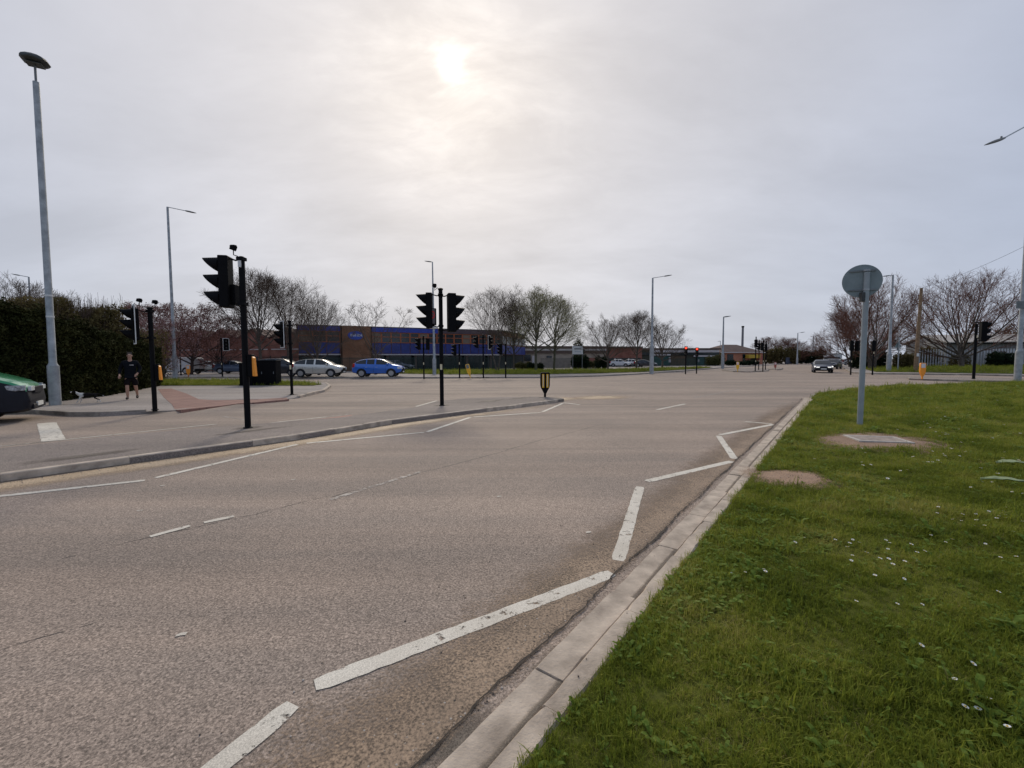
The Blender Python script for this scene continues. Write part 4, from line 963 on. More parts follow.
# --- hedge along the left pavement
HB = [G(-170, 415, .11), G(0, 406, .11), G(60, 401.5, .11), G(112, 396, .11), G(165, 385.5, .11)]
HB = [Vector((v.x, v.y)) for v in HB]; HH = [3.45, 3.45, 3.2, 2.7, 2.3]
t = empty('hedge', (HB[2].x, HB[2].y, .11), 0, 'tall dark clipped hedge along the left pavement behind the van and the walking man', 'hedge'); o0 = Vector((HB[2].x, HB[2].y, .11))
seg = [(b - a).length for a, b in zip(HB, HB[1:])]; cum = np.cumsum([0] + seg)
def hpt(s, up_, dep):
    i = min(np.searchsorted(cum, s, 'right') - 1, len(seg) - 1); f = (s - cum[i]) / seg[i]; p = HB[i].lerp(HB[i + 1], f); tt = (HB[i + 1] - HB[i]).normalized(); nn = Vector((-tt.y, tt.x))
    return p + nn * dep, HH[i] + (HH[i + 1] - HH[i]) * f
def hedge_vol(g, n):
    P = []
    for _ in range(n):
        s = g.uniform(0, cum[-1]); face = g.uniform(); top = hpt(s, 0, 0)[1]
        lump = .22 * noise.noise(Vector((s * .9, 0, 1))) 
        if face < .68:
            z = g.uniform(.0, 1) * top; bulge = .28 * noise.noise(Vector((s * 1.1, z * 1.3, 5))) + .13 * noise.noise(Vector((s * 3.5, z * 4, 9))); dep = .12 + bulge + g.uniform(0, .22) + (.25 if z < .35 else 0) * g.uniform()
            if z > top - .4: dep += (z - top + .4) * .8
        else:
            dep = g.uniform(.2, 2.4); z = top + .18 * noise.noise(Vector((s * 1.3, dep * 1.2, 2))) + g.uniform(-.18, .1) + (g.uniform(0, .25) if g.uniform() < .08 else 0)
        if s > cum[-1] - .5: dep += .3 * (s - cum[-1] + .5)
        p, _ = hpt(s, 0, dep); P.append((p.x - o0.x, p.y - o0.y, z + lump * (z / top)))
    for _ in range(n // 14):   # far end
        dep = g.uniform(.1, 2.4); p, top = hpt(cum[-1] - .05, 0, dep); z = g.uniform(0, top); tt = (HB[-1] - HB[-2]).normalized(); p = p + tt * g.uniform(-.1, .2); P.append((p.x - o0.x, p.y - o0.y, z))
    return np.array(P)
V, Q = cloud(hedge_vol, 85000, .065, 31, .55); np_mesh('foliage', V, Q, LF_H, t)
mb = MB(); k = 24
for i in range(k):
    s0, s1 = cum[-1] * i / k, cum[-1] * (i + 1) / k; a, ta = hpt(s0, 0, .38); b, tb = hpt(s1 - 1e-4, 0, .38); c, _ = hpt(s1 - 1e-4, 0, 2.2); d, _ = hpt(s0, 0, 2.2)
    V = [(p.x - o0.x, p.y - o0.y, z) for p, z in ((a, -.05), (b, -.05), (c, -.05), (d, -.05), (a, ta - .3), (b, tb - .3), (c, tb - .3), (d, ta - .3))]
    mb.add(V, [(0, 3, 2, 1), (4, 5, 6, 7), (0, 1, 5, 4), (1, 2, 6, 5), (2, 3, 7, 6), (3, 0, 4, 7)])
mb.build('dark_core', CORE, t, smooth=False)  # added solid core, coloured dark, blocks the view through the hedge
# --- tall loose brush behind the hedge
def brush(px0, px1, Y0, Y1, top0, top1, n, ns, label, seed, m=LF_B, spike=.9):
    g = rng(seed); a = W(px0, 380, Y0); b = W(px1, 380, Y1); o = Vector((a.x, a.y, 0)); d = Vector((b.x - a.x, b.y - a.y)); L = d.length; d /= L; nn = Vector((-d.y, d.x))
    t = empty('overgrown_shrub', o, 0, label, 'shrub', None)
    def vol(g, n):
        s = g.uniform(0, L, n); hh = top0 + (top1 - top0) * s / L; hh = hh * (1 + .10 * np.sin(s * 1.7) + .07 * np.sin(s * 4.1 + 1)); z = hh * g.uniform(0, 1, n) ** .6; q = g.uniform(-.2, 2.2, n)
        return np.stack([d.x * s + nn.x * q, d.y * s + nn.y * q, z], 1)
    V, Q = cloud(vol, n, .085, seed, .45); np_mesh('foliage', V, Q, m, t)
    mb = MB()
    for _ in range(ns):
        s = g.uniform(0, L); q = g.uniform(.1, 2); hh = (top0 + (top1 - top0) * s / L) * g.uniform(.95, 1.0) + g.uniform(0, 1) ** 2 * spike; p = Vector((d.x * s + nn.x * q, d.y * s + nn.y * q, 0)); l1, l2 = g.normal(0, .25), g.normal(0, .25)
        mb.tube([p, p + Vector((l1 * .3, l2 * .3, hh * .6)), p + Vector((l1, l2, hh))], [.03, .018, .006], 4, caps=False)
        for _k in range(3):
            z = hh * g.uniform(.6, .95); c = p + Vector((l1 * .7, l2 * .7, z)); mb.tube([c, c + Vector((g.normal(0, .12), g.normal(0, .12), g.uniform(.2, .5)))], [.009, .004], 3, caps=False)
    mb.build('stems', TW, t, fix=False, smooth=False); return t
brush(26, 128, 21, 25, 4.3, 4.75, 26000, 420, 'loose olive brown overgrown shrubs rising behind the clipped hedge', 41)
brush(120, 170, 27, 32, 4.2, 3.3, 9000, 150, 'brown shrubs at the far end of the hedge, left of the blossom tree', 42)
def lump(px0, px1, Y, topy, n, size, m, label, seed, name='evergreen_shrub', cat='shrub', k=4, group=None, base=.12, rough=1, asp=.5, core=True):
    a = W(px0, 372, Y).x; b = W(px1, 372, Y).x; h = HZ((px0 + px1) / 2, topy, Y) - base; w_ = b - a; rd = random.Random(seed); cs = []
    for i in range(k):
        x = -w_ / 2 + w_ * (i + .5) / k; hh = h * rd.uniform(.78, 1.0) if k > 1 else h; cs.append((x, rd.uniform(-.3, .3), hh * .48, w_ / k * .72, w_ / k * .7 if k > 1 else w_ * .4, hh * .5))
    cs.sort(key=lambda c: -c[5]); return shrub(name, ((a + b) / 2, Y, base), cs, n, size, m, label, cat, group, seed, core=core, asp=asp)
lump(572, 588, 68, 352, 6000, .11, LF_E, 'black green evergreen block under the white notice board', 51, k=3)
lump(574.5, 582.5, 74, 337, 2200, .13, LF_E, 'pointed conifer tip showing above the white notice board', 52, 'conifer', 'tree', 1)
lump(596, 607, 66, 354, 3500, .1, LF_E, 'dark rounded evergreen left of the round bare tree', 53, k=2)
lump(586, 597, 70, 360, 1800, .09, LF_O, 'brownish shrub between two dark evergreens', 54, k=2)
lump(516, 533, 62, 360, 3000, .09, LF_O, 'straw coloured shrub at the foot of the catkin trees', 55, k=2)
lump(528, 543, 60, 362, 2500, .09, LF_E, 'low dark shrub right of the straw coloured one', 56, k=3)
lump(706, 723, 92, 353, 3500, .12, LF_O, 'brown green shrub between the green sheds and the low house', 57, k=3)
lump(725, 757, 96, 359.5, 5000, .12, LF_E, 'low dark hedge in front of the low house', 58, k=6)
lump(764, 797, 122, 346, 9000, .2, LF_B, 'brown thicket behind the far middle island', 59, k=5, core=True)
lump(797, 824, 128, 348.5, 9000, .19, LF_E, 'dark evergreen clump beyond the blue railings', 60, k=4)
lump(852, 884, 62, 345, 9000, .12, LF_E, 'dark bush at the foot of the bushy bare tree', 61, k=4)
lump(893, 915, 60, 352, 5000, .1, LF_B, 'brown undergrowth left of the telegraph pole', 62, k=3)
lump(915, 940, 68, 345, 6000, .11, LF_B, 'brown leafy shrub at the left end of the shed roof', 63, k=3)
lump(990, 1016, 62, 349, 7000, .11, LF_E, 'dark shrub grown through the metal fence near the right edge lamp', 64, k=3)
lump(950, 968, 63, 353, 2500, .1, LF_B, 'thin brown shrub in front of the metal fence', 65, k=3, core=False)
lump(925, 990, 95, 330, 9000, .2, LF_B, 'brown hedge mass behind the shed roof, left half', 66, k=6)
lump(985, 1070, 92, 324, 9000, .2, LF_B, 'brown hedge mass behind the shed roof, right half', 67, k=6)
lump(405, 440, 58, 369, 2500, .08, LF_O, 'low weeds under the railings of the blue office', 68, 'low_shrub', k=6)
# ------------------------------------------------------------------ buildings
M_BRK = brickmat('brown_brick', (.27, .115, .055), (.33, .15, .075), (.24, .18, .13))
M_BRK2 = brickmat('red_brick', (.26, .085, .055), (.32, .12, .075), (.25, .18, .15))
M_BLUEP = mat('blue_panel', (.024, .038, .19), .5, .25, 1.5); M_BLUEF = mat('blue_fascia', (.028, .052, .34), .45, .2, 1)
M_ORF = mat('orange_frame', (.40, .11, .04), .6, .1); M_GL = mat('window_glass', (.03, .035, .04), .12, .3, .6)
M_DKG = mat('dark_glazing_and_shade', (.012, .02, .022), .2, .3, .8); M_WB = mat('white_band', (.52, .48, .47), .6, .1)  # dark glazing colour, also the painted shade of the recess panel
M_ROOFG = mat('roof_grey', (.16, .15, .15), .8, .2, .5); M_BEIGE = mat('beige_wall', (.34, .28, .22), .9, .15, .7)
M_BROWNF = mat('brown_fascia', (.10, .065, .05), .8, .15, 1); M_TEAL = mat('teal_shutter', (.015, .07, .06), .6, .25, 1)
M_SALM = mat('salmon_brick', (.42, .17, .10), .85, .15, 1.5); M_CONCW = mat('pale_concrete', (.42, .40, .38), .8, .12, 2)
M_FEN = mat('fence_black', (.012, .014, .013), .6, .2); M_FENG = mat('fence_green', (.012, .035, .03), .6, .2)
def frame_from(px0, px1, Y0, Y1, z=.1):
    a = W(px0, 365, Y0); b = W(px1, 365, Y1); d = Vector((b.x - a.x, b.y - a.y)); return Vector((a.x, a.y, z)), d.length, math.atan2(d.y, d.x)
# blue and brick office
O, L, RZ = frame_from(345, 502, 60, 70.7)
dv = Vector((math.cos(RZ), math.sin(RZ)))
def lx(px):           # local x along the facade of the point seen at column px
    lo, hi = -20, 60
    for _ in range(40):
        m_ = (lo + hi) / 2; p = O.xy + dv * m_; q = CM.transposed() @ Vector((p.x, p.y, 1 - CH)); u = 512 + F_PX * q.x / -q.z
        if u < px: lo = m_
        else: hi = m_
    return lo
t = empty('office_building', O, RZ, 'two storey blue panelled and brick office with a flat roof across the junction', 'building')
X0, X1, X2, X3 = lx(299), lx(341), lx(372), lx(502)
cpt = W(525, 365, 83); cl = Matrix.Rotation(-RZ, 3, 'Z') @ Vector((cpt.x - O.x, cpt.y - O.y, 0))
H2 = 6.25
MB().prism([(X0, 1.2), (X3 - .05, 1.2), (cl.x - .3, cl.y), (cl.x - 4, 24), (X0, 24)], (0, 0, -.1), (1, 0, 0), (0, 1, 0), (0, 0, 1), 2.45).build('ground_floor', M_DKG, t, smooth=False)
MB().prism([(X0, .06), (X3, .06), (cl.x, cl.y), (cl.x - 4, 24), (X0, 24)], (0, 0, 2.36), (1, 0, 0), (0, 1, 0), (0, 0, 1), H2 - 2.42).build('upper_wall', M_BRK, t, smooth=False)
MB().prism([(X0 - .2, -.1), (X3 + .1, -.1), (cl.x + .2, cl.y + .1), (cl.x - 4, 24.2), (X0 - .2, 24.2)], (0, 0, H2 - .058), (1, 0, 0), (0, 1, 0), (0, 0, 1), .12).build('roof', M_ROOFG, t, smooth=False)
XM = lx(438); M_PURB = mat('brown_purple_fascia', (.10, .065, .075), .7, .2, .6)  # fascia right of this column is brown purple instead of blue
MB().box(((XM + X3) / 2, -.02, H2 - .40), (X3 - XM, .15, .63)).build('fascia', M_PURB, t)
for a, b, mm in ((X2 + .02, X3, M_BLUEF), (X0, X1 - .02, M_BLUEF)):
    MB().box(((a + b) / 2, -.02, H2 - .40), (b - a, .14, .62)).build('fascia', mm, t)
    MB().box(((a + b) / 2, -.08, 2.30), (b - a, .28, .16)).build('canopy_band', M_WB, t)
    n = max(2, int((b - a) / 1.35)); st = (b - a) / n
    for i in range(n):
        c = a + (i + .5) * st
        fr = MB()
        for x in (c - st / 2 + .05, c + st / 2 - .05): fr.box((x, 0, 4.75), (.09, .10, 1.5))
        for z in (4.04, 4.75 + .1, 5.46): fr.box((c, .004, z), (st - .19, .09, .09))
        f = fr.build('window', M_ORF, t, smooth=False)
        MB().box((c, .03, 4.75), (st - .19, .04, 1.4)).build('pane', M_GL if (i * 7) % 5 else mat('curtain', (.20, .15, .11), .8), f)
        MB().box((c, .005, 3.2), (st - .10, .10, 1.5)).build('blue_panel', M_BLUEP, t)
mb = MB().box(((X1 + X2) / 2, -.1, H2 / 2), (X2 - X1, .5, H2 + .06)); mb.build('brick_end_wall', M_BRK, t)
for x in (X1 + .12, X2 - .06): MB().box((x, -.39, H2 / 2), (.12, .06, H2)).build('downpipe', M_BLK, t)
xs = lx(356); sg = MB(); N = 36
V = [(xs + 1.02 * math.cos(6.283 * k / N), 4.95 + .60 * math.sin(6.283 * k / N)) for k in range(N)]
sg.prism(V, (0, -.44, 0), (1, 0, 0), (0, 0, 1), (0, 1, 0), .07); s_o = sg.build('oval_sign', mat('sign_royal_blue', (.02, .07, .42), .4, .05), t)
mb = MB(); rd = random.Random(9); x = xs - .66
for i in range(8):                     # blurred white lettering of the oval sign
    w_ = .11; k = i % 4
    if i == 4: x += .14
    mb.box((x + .02, -.455, 4.97), (.05, .02, .36))
    if k != 2: mb.box((x + .085, -.455, 5.12), (.09, .019, .07))
    if k != 1: mb.box((x + .085, -.455, 4.97), (.08, .019, .07))
    if k in (0, 3): mb.box((x + .14, -.455, 4.97), (.045, .021, .35))
    x += .17
mb.build('lettering', mat('sign_letters', (.75, .78, .85), .5, .02), s_o, smooth=False)
for x in np.arange(X2 + 2.2, X3, 4.1): MB().box((x, .25, 1.1), (.35, .35, 2.3)).build('column', mat('column_brick', (.12, .085, .07), .9), t)
for i, x in enumerate(np.arange(X2 + .6, X3 - 1, 2.05)):
    MB().box((x + 1, 1.17, 1.35), (1.7, .05, 1.5)).build('ground_window', M_GL, t)
# side wall dressing
sd_ = Vector((cl.x - X3, cl.y - .06, 0)); sl_ = sd_.length; sa = math.atan2(sd_.y, sd_.x)
for k in range(6):
    c = Vector((X3, .06, 0)) + sd_ * ((k + .5) / 6) + Vector((math.sin(sa), -math.cos(sa), 0)) * .03
    MB().box(c + Vector((0, 0, 4.7)), (sl_ / 6 - .5, .06, 1.3), rz=sa).build('side_window', M_GL, t)
    MB().box(c + Vector((0, 0, 3.15)), (sl_ / 6 - .12, .07, 1.45), rz=sa).build('blue_panel', M_BLUEP, t)
# gabled brick workshops at the left
O2, L2, RZ2 = frame_from(120, 303, 66, 60.5)
t = empty('gabled_workshop', O2, RZ2, 'row of low gabled brick workshops behind the plum trees at the left', 'building')
n = 6; w_ = L2 / n; M_TILE = mat('tile_brown', (.10, .06, .05), .9, .25, 1)
for i in range(n):
    a, b = i * w_, (i + 1) * w_; c = (a + b) / 2; hz_ = 4.6; hp_ = 5.9
    MB().prism([(a + .02, -.1), (b - .02, -.1), (b - .02, hz_), (c, hp_), (a + .02, hz_)], (0, 0, 0), (1, 0, 0), (0, 0, 1), (0, 1, 0), .3).build('gable_wall', M_BRK2, t, smooth=False)
    MB().prism([(a, hz_ + .02), (c, hp_ + .03), (b, hz_ + .02), (b, hz_ + .2), (c, hp_ + .22), (a, hz_ + .2)], (0, -.25, 0), (1, 0, 0), (0, 0, 1), (0, 1, 0), 14).build('roof', M_TILE, t, smooth=False)
    MB().box((c, -.02, 1.5), (1.4, .06, 1.2)).build('window', M_GL, t)
    MB().box((c, -.03, 3.1), (w_ - .6, .05, .12)).build('string_course', M_WB, t)
# low beige building behind the fence
def low_building(px0, px1, Y0, Y1, topy, label, parts, wallm, depth=14):
    O, L, rz = frame_from(px0, px1, Y0, Y1); H = HZ(px0, topy, Y0) - .1; t = empty('low_building', O, rz, label, 'building')
    MB().box((L / 2, depth / 2 + .1, H / 2 - .1), (L, depth, H)).build('wall', wallm, t)
    for nm, x0, x1, z0, z1, y, m in parts:
        MB().box((L * (x0 + x1) / 2, y, H * (z0 + z1) / 2), (L * (x1 - x0), .2 if y < .05 else .1, H * (z1 - z0))).build(nm, m, t)
    return t
M_PALE = mat('pale_roof_edge', (.50, .46, .42), .8, .1)
low_building(520, 606, 84, 88, 346.3, 'low beige building with a brown roof edge behind the notice board', [('roof_edge', -.01, 1.01, .90, 1.02, -.15, M_BROWNF), ('pale_band', 0, 1, .80, .89, -.05, M_PALE), ('brown_band', 0, 1, .67, .79, -.04, M_BROWNF), ('window', .05, .12, .3, .6, .04, M_GL), ('window', .3, .36, .25, .55, .04, M_GL), ('red_wall_panel', .78, .97, .2, .45, .02, M_BRK2), ('door_frame', .135, .16, .0, .55, .03, M_WB)], M_BEIGE)
low_building(602, 642, 90, 91, 346.8, 'low red brick building over the white parked cars', [('roof_edge', -.01, 1.01, .94, 1.02, -.1, M_BROWNF), ('undercroft_shade', .04, .96, .0, .42, .03, M_DKG), ('column', .3, .33, 0, .42, -.02, M_CONCW), ('column', .64, .67, 0, .42, -.02, M_CONCW)], M_BRK2)  # recess under the brick is a flat panel with its shade as dark colour
t = low_building(641, 719, 96, 99, 348.6, 'low green shed building with a long white roof edge and teal doors', [('roof_edge', -.01, 1.01, .93, 1.03, -.2, M_BROWNF), ('white_roof_edge', .12, .99, .78, .92, -.1, M_WB), ('dark_band', 0, 1, .62, .77, -.02, M_DKG), ('teal_door', .16, .36, .02, .55, .02, M_TEAL), ('brick_pier', .37, .57, 0, .56, .03, mat('mossy_brick', (.09, .06, .035), .9, .3)), ('teal_door', .70, .80, .02, .5, .02, M_TEAL), ('teal_door', .81, .92, .02, .5, .02, M_TEAL), ('porch_band', .66, .93, .52, .60, -.2, M_WB), ('porch_band', .13, .36, .60, .68, -.25, M_WB), ('notice', .345, .37, .2, .5, -.03, M_WB), ('notice', .72, .74, .2, .38, -.05, M_WB), ('notice', .86, .88, .2, .38, -.05, M_WB)], mat('dark_green_wall', (.05, .05, .035), .9, .3))
# hipped low house
O3, L3, RZ3 = frame_from(720.5, 763, 108, 112); t = empty('low_house', O3, RZ3, 'low salmon brick house with a dark hipped roof under the chimney', 'building')
hw = HZ(740, 352.3, 110) - .1; hr = HZ(742, 344.5, 114) - .1
MB().box((L3 / 2, 5, hw / 2), (L3, 9.6, hw)).build('wall', M_SALM, t)
MB().add([(-.4, -.3, hw), (L3 + .4, -.3, hw), (L3 + .4, 10.4, hw), (-.4, 10.4, hw), (L3 * .38, 5, hr), (L3 * .72, 5, hr)], [(0, 1, 5, 4), (1, 2, 5), (2, 3, 4, 5), (3, 0, 4), (0, 3, 2, 1)]).build('roof', M_TILE, t, smooth=False)
MB().box((L3 / 2, -.3, hw - .06), (L3 + .8, .14, .2)).build('gutter', M_WB, t)
for x, w_ in ((.20, 1.9), (.52, .8), (.74, 1.6)): MB().box((L3 * x + .4, .17, hw * .45), (w_, .1, hw * .8)).build('opening', M_DKG, t)
MB().box((L3 * .68, -.9, 2.1), (3.6, 1.2, .9)).build('yellow_canopy', mat('canopy_yellow', (.45, .30, .03), .7, .2), t)
MB().box((L3 * .86, -.6, 1.7), (1.4, .6, 1.0)).build('red_sign', mat('dull_red', (.38, .10, .07), .6), t)
p = W(742, 360, 150); t = empty('factory_chimney', (p.x, 150, 0), 0, 'tall thin grey factory chimney rising behind the low house', 'chimney')
MB().tube([(0, 0, 0), (0, 0, HZ(742, 326, 150))], [.42, .34], 14).build('stack', mat('chimney_grey', (.16, .16, .17), .8), t); MB().tube([(0, 0, HZ(742, 326, 150) - .5), (0, 0, HZ(742, 326, 150))], .44, 14).build('rim', M_BLK, t)
# shed behind the metal fence at the right
O4, L4, RZ4 = frame_from(946, 1100, 74, 70); t = empty('corrugated_shed', O4, RZ4, 'long grey shed with a pale corrugated roof behind the metal fence', 'building')
he = HZ(940, 343, 74) - .1; hr = HZ(940, 335.5, 78) - .1
m, nt, b = nodes_of('corrugated_roof'); wv = nt.nodes.new('ShaderNodeTexWave'); wv.inputs['Scale'].default_value = 1.1; nt.links.new(objco(nt), wv.inputs['Vector']); wv.inputs['Distortion'].default_value = .2
r = _ramp(nt, [(.2, (.33, .29, .25)), (.9, (.55, .50, .44))]); nt.links.new(wv.outputs[0], r.inputs[0]); nt.links.new(r.outputs[0], b.inputs['Base Color']); b.inputs['Roughness'].default_value = .7
MB().prism([(-.5, he), (5, hr), (10.5, he), (10.5, he + .15), (5, hr + .15), (-.5, he + .15)], (-.4, 0, 0), (0, 1, 0), (0, 0, 1), (1, 0, 0), L4 + .8).build('roof', m, t, smooth=False)
MB().prism([(.1, he - .1), (5, hr - .05), (9.9, he - .1)], (.05, 0, 0), (0, 1, 0), (0, 0, 1), (1, 0, 0), .2).build('gable_end', M_CONCW, t, smooth=False)
MB().box((L4 / 2, 5, he / 2), (L4, 9.8, he)).build('wall', mat('shed_wall', (.20, .20, .20), .8, .1, 1), t)
mb = MB()
for x in np.arange(.3, L4, .6): mb.box((x, .07, he / 2), (.12, .06, he - .1))
mb.build('cladding_ribs', mat('shed_rib', (.28, .28, .28), .8, .1), t)
MB().box((L4 / 2, -.45, he - .10), (L4 + .6, .12, .22)).build('gutter', M_BLK, t)
# distant pale block and pylons
p = W(835.5, 360, 260); t = empty('distant_block', (p.x, 260, 0), R(-30), 'distant pale flat roofed block at the end of the road', 'building')
h = HZ(835, 353.8, 260); MB().box((0, 0, h / 2), (5.5, 6, h)).build('wall', mat('pale_block', (.40, .41, .40), .8), t); MB().box((0, 0, h + .1), (6, 6.5, .3)).build('roof', M_ROOFG, t); MB().box((0, -3.03, h * .45), (3.5, .1, 1)).build('window_band', M_GL, t)
for px, Y, ty, lab in ((837.5, 420, 343.8, 'right one of two faint pylons at the end of the road'), (829.6, 520, 346, 'left and farther one of two faint pylons at the end of the road')):
    p = W(px, 360, Y); h = HZ(px, ty, Y); t = empty('pylon', (p.x, Y, 0), R(-30), lab, 'pylon', 'pylons'); mb = MB(); s = h * .11
    for a, b_ in ((-1, -1), (1, -1), (1, 1), (-1, 1)): mb.tube([(a * s, b_ * s, 0), (a * s * .25, b_ * s * .25, h * .7), (0, 0, h)], .14, 4)
    for i in range(7):
        z0, z1 = h * .1 * i, h * .1 * (i + 1); k0, k1 = s * (1 - .107 * i), s * (1 - .107 * (i + 1)); mb.tube([(-k0, -k0, z0), (k1, -k1, z1)], .09, 3); mb.tube([(k0, -k0, z0), (-k1, -k1, z1)], .09, 3)
    mb.build('lattice', M_GALVD, t)
    for z in (.68, .78, .88): MB().tube([(-s * 1.5, 0, h * z), (s * 1.5, 0, h * z)], .13, 4).build('cross_arm', M_GALVD, t)
# ------------------------------------------------------------------ fences
def fence(px0, px1, Y0, Y1, H, m, label, pitch=.14, pw=.035, name='railing_fence', post=2.75, rails=(.2, .9), spear=False, zb=.1):
    O, L, rz = frame_from(px0, px1, Y0, Y1, zb); t = empty(name, O, rz, label, 'fence')
    mb = MB(); x = .05
    while x < L:
        mb.box((x, 0, H / 2 + .04), (pw, .02, H - .06))
        if spear: mb.add([(x - pw / 2, -.01, H + .01), (x + pw / 2, -.01, H + .01), (x, 0, H + .11), (x - pw / 2, .01, H + .01), (x + pw / 2, .01, H + .01)], [(0, 1, 2), (3, 2, 4), (0, 2, 3), (1, 4, 2)])
        x += pitch
    tag(mb.build('pales', m, t, smooth=False), kind='stuff')
    for z in rails: MB().box((L / 2, .035, H * z), (L, .045, .05)).build('rail', m, t)
    for k in range(int(L / post) + 1): MB().box((min(k * post, L), .10, H / 2), (.07, .07, H)).build('post', m, t)
    return t
fence(120, 302, 57, 53, 2.1, M_FEN, 'long black railing fence before the gabled workshops at the left', .16, .03)
fence(303, 515, 54, 63, 1.9, M_FENG, 'dark green railing fence before the blue office', .13, .04)
fence(541, 571, 70, 71, 1.75, mat('weathered_timber', (.21, .19, .165), .9, .2, 2), 'grey weathered paling fence left of the notice board', .13, .11, 'paling_fence')
fence(786, 818, 118, 148, 1.8, mat('navy_railing', (.025, .035, .065), .6, .2), 'dark blue railing fence in front of the far evergreen', .2, .15)
fence(919, 1110, 66, 60, 2.55, mat('palisade_steel', (.52, .53, .55), .6, .15, 1.5), 'galvanised steel palisade fence with spear tops in front of the shed', .34, .15, 'palisade_fence', spear=True, zb=.3)
fence(655, 720, 88, 93, 1.6, M_FENG, 'low green railing fence before the green sheds', .2, .05)
# ------------------------------------------------------------------ cars
M_TYRE = mat('tyre_rubber', (.012, .012, .012), .8, .1); M_RIM = mat('alloy_rim', (.38, .38, .39), .35, .1, 3, metal=.6); M_TRIM = mat('dark_trim', (.012, .013, .019), .5, .1, spec=.2)
M_CG = mat('car_glass', (.02, .024, .028), .22, .1, spec=.4); M_HL = mat('headlamp_glass', (.65, .68, .70), .15, .05); M_HLD = mat('smoked_headlamp', (.10, .11, .12), .15, .3, 20, c2=(.5, .52, .55)); M_TL = mat('rear_lamp', (.40, .02, .02), .25, .05)
M_HLON = emis('headlamp_lit', (1, .97, .9), .6); M_PLATE = mat('number_plate', (.70, .70, .66), .5, .03)
def car(pos, head, label, paint, L=4.35, Wd=1.84, H=1.6, kind='suv', group='cars at and beyond the junction', lit=False, lowdark=None, cat='car', name='car'):
    """car pointing along angle head; pos is the ground point under its middle"""
    t = empty(name, pos, head, label, cat, group)
    prof = {'suv': [(0, .55, .60), (.04, .42, .80), (.14, .36, .93), (.34, .31, 1.01), (.62, .28, 1.07), (.86, .27, 1.11), (1.12, .27, 1.28), (1.66, .27, 1.53), (2.2, .27, 1.60), (2.35, .27, 1.605), (3.00, .27, 1.59), (3.08, .27, 1.585), (3.62, .29, 1.50), (3.98, .32, 1.36), (4.25, .36, 1.10), (4.33, .42, .85), (4.35, .52, .62)],
            'hatch': [(0, .5, .52), (.04, .38, .68), (.16, .32, .76), (.45, .28, .84), (.95, .24, .90), (1.15, .22, .94), (1.5, .22, 1.15), (2.0, .22, 1.38), (2.35, .22, 1.44), (2.44, .22, 1.45), (3.0, .22, 1.43), (3.08, .22, 1.42), (3.5, .23, 1.36), (3.85, .26, 1.2), (4.1, .3, .95), (4.25, .36, .75), (4.3, .46, .55)],
            'van': [(0, .46, .62), (.05, .30, .88), (.14, .27, 1.00), (.30, .25, 1.10), (.70, .24, 1.25), (1.05, .24, 1.36), (1.35, .24, 1.55), (1.85, .27, 1.84), (2.1, .27, 1.93), (2.25, .27, 1.95), (3.3, .27, 1.97), (3.4, .27, 1.97), (4.5, .27, 1.96), (4.9, .28, 1.94), (5.18, .30, 1.80), (5.26, .34, 1.0), (5.28, .44, .62)]}[kind]
    pl, ph = prof[-1][0], max(p[2] for p in prof); sx, sz = L / pl, H / ph; hw0 = Wd / 2
    ws, we, rs = 5, 7, 12       # windscreen, roof start, rear slope
    rings = []
    for i, (x, zb, zt) in enumerate(prof):
        e = min(x / .5, (pl - x) / .35, 1); nose = .80 + .20 * max(0, min(1, e)) ** .5; hw = hw0 * nose
        zb *= sz; zt *= sz; belt = min(zt - .02, (1.0 if kind != 'hatch' else .90) * sz + .012 * i) if kind != 'van' else min(zt - .02, (1.16) * sz)
        if i < ws + 1: belt = zt - .045 * min(1, x * 3 + .3)
        rw = hw * (.90 if i <= ws else (.74 if kind != 'van' else .86)) ; 
        if i == ws + 1: rw = hw * (.84 if kind != 'van' else .9)
        if i >= len(prof) - 3: rw = hw * .85
        mid = zb + (belt - zb) * .5
        rings.append([(0, zb), (hw * .8, zb), (hw * .97, zb + .06 * sz), (hw, mid), (hw * .985, belt - .06), (hw * .955, belt), (rw, max(zt - .05, belt + .005)), (rw * .86, zt - .008), (0, zt)])
    # +x is forward: front of profile at +L/2
    V = []; n = 9
    for (x, _, _), rg in zip(prof, rings):
        X = L / 2 - x * sx
        for y, z in rg: V.append((X, -y, z))
        for y, z in rg[1:-1]: V.append((X, y, z))
    m_ = 16
    def vid(i, k, s): return i * m_ + (k if s == 0 or k in (0, 8) else 8 + k)
    body = []; mats_i = []; glass = []; ni = len(prof)
    for i in range(ni - 1):
        for s in (0, 1):
            for k in range(8):
                f = (vid(i, k, s), vid(i + 1, k, s), vid(i + 1, k + 1, s), vid(i, k + 1, s))
                g = None
                if k == 5 and ws + 1 <= i < (rs + 1 if kind != 'van' else 9) and i not in (8, 10): g = 'side_window'
                if k in (6, 7) and ws <= i < we: g = 'windscreen'
                if k in (6, 7) and kind != 'van' and rs + 0 <= i < rs + 2 and i > 12: g = 'rear_window'
                (glass if g else body).append((f, g) if g else f)
                if not g: mats_i.append(1 if (lowdark and k <= 2 and True) or (k <= 1) or (lowdark and ((k == 3 and i < 4) or i == 0)) else 0)
    def mesh(fs, name, mats, off=0, mi=None):
        mb = MB(); mb.v = [Vector(v) for v in V]; mb.f = list(fs); mb.m = mi or [0] * len(mb.f); o = mb.build(name, mats, t); bm = bmesh.new(); bm.from_mesh(o.data); bmesh.ops.delete(bm, geom=[v for v in bm.verts if not v.link_faces], context='VERTS'); bm.to_mesh(o.data); bm.free(); return o
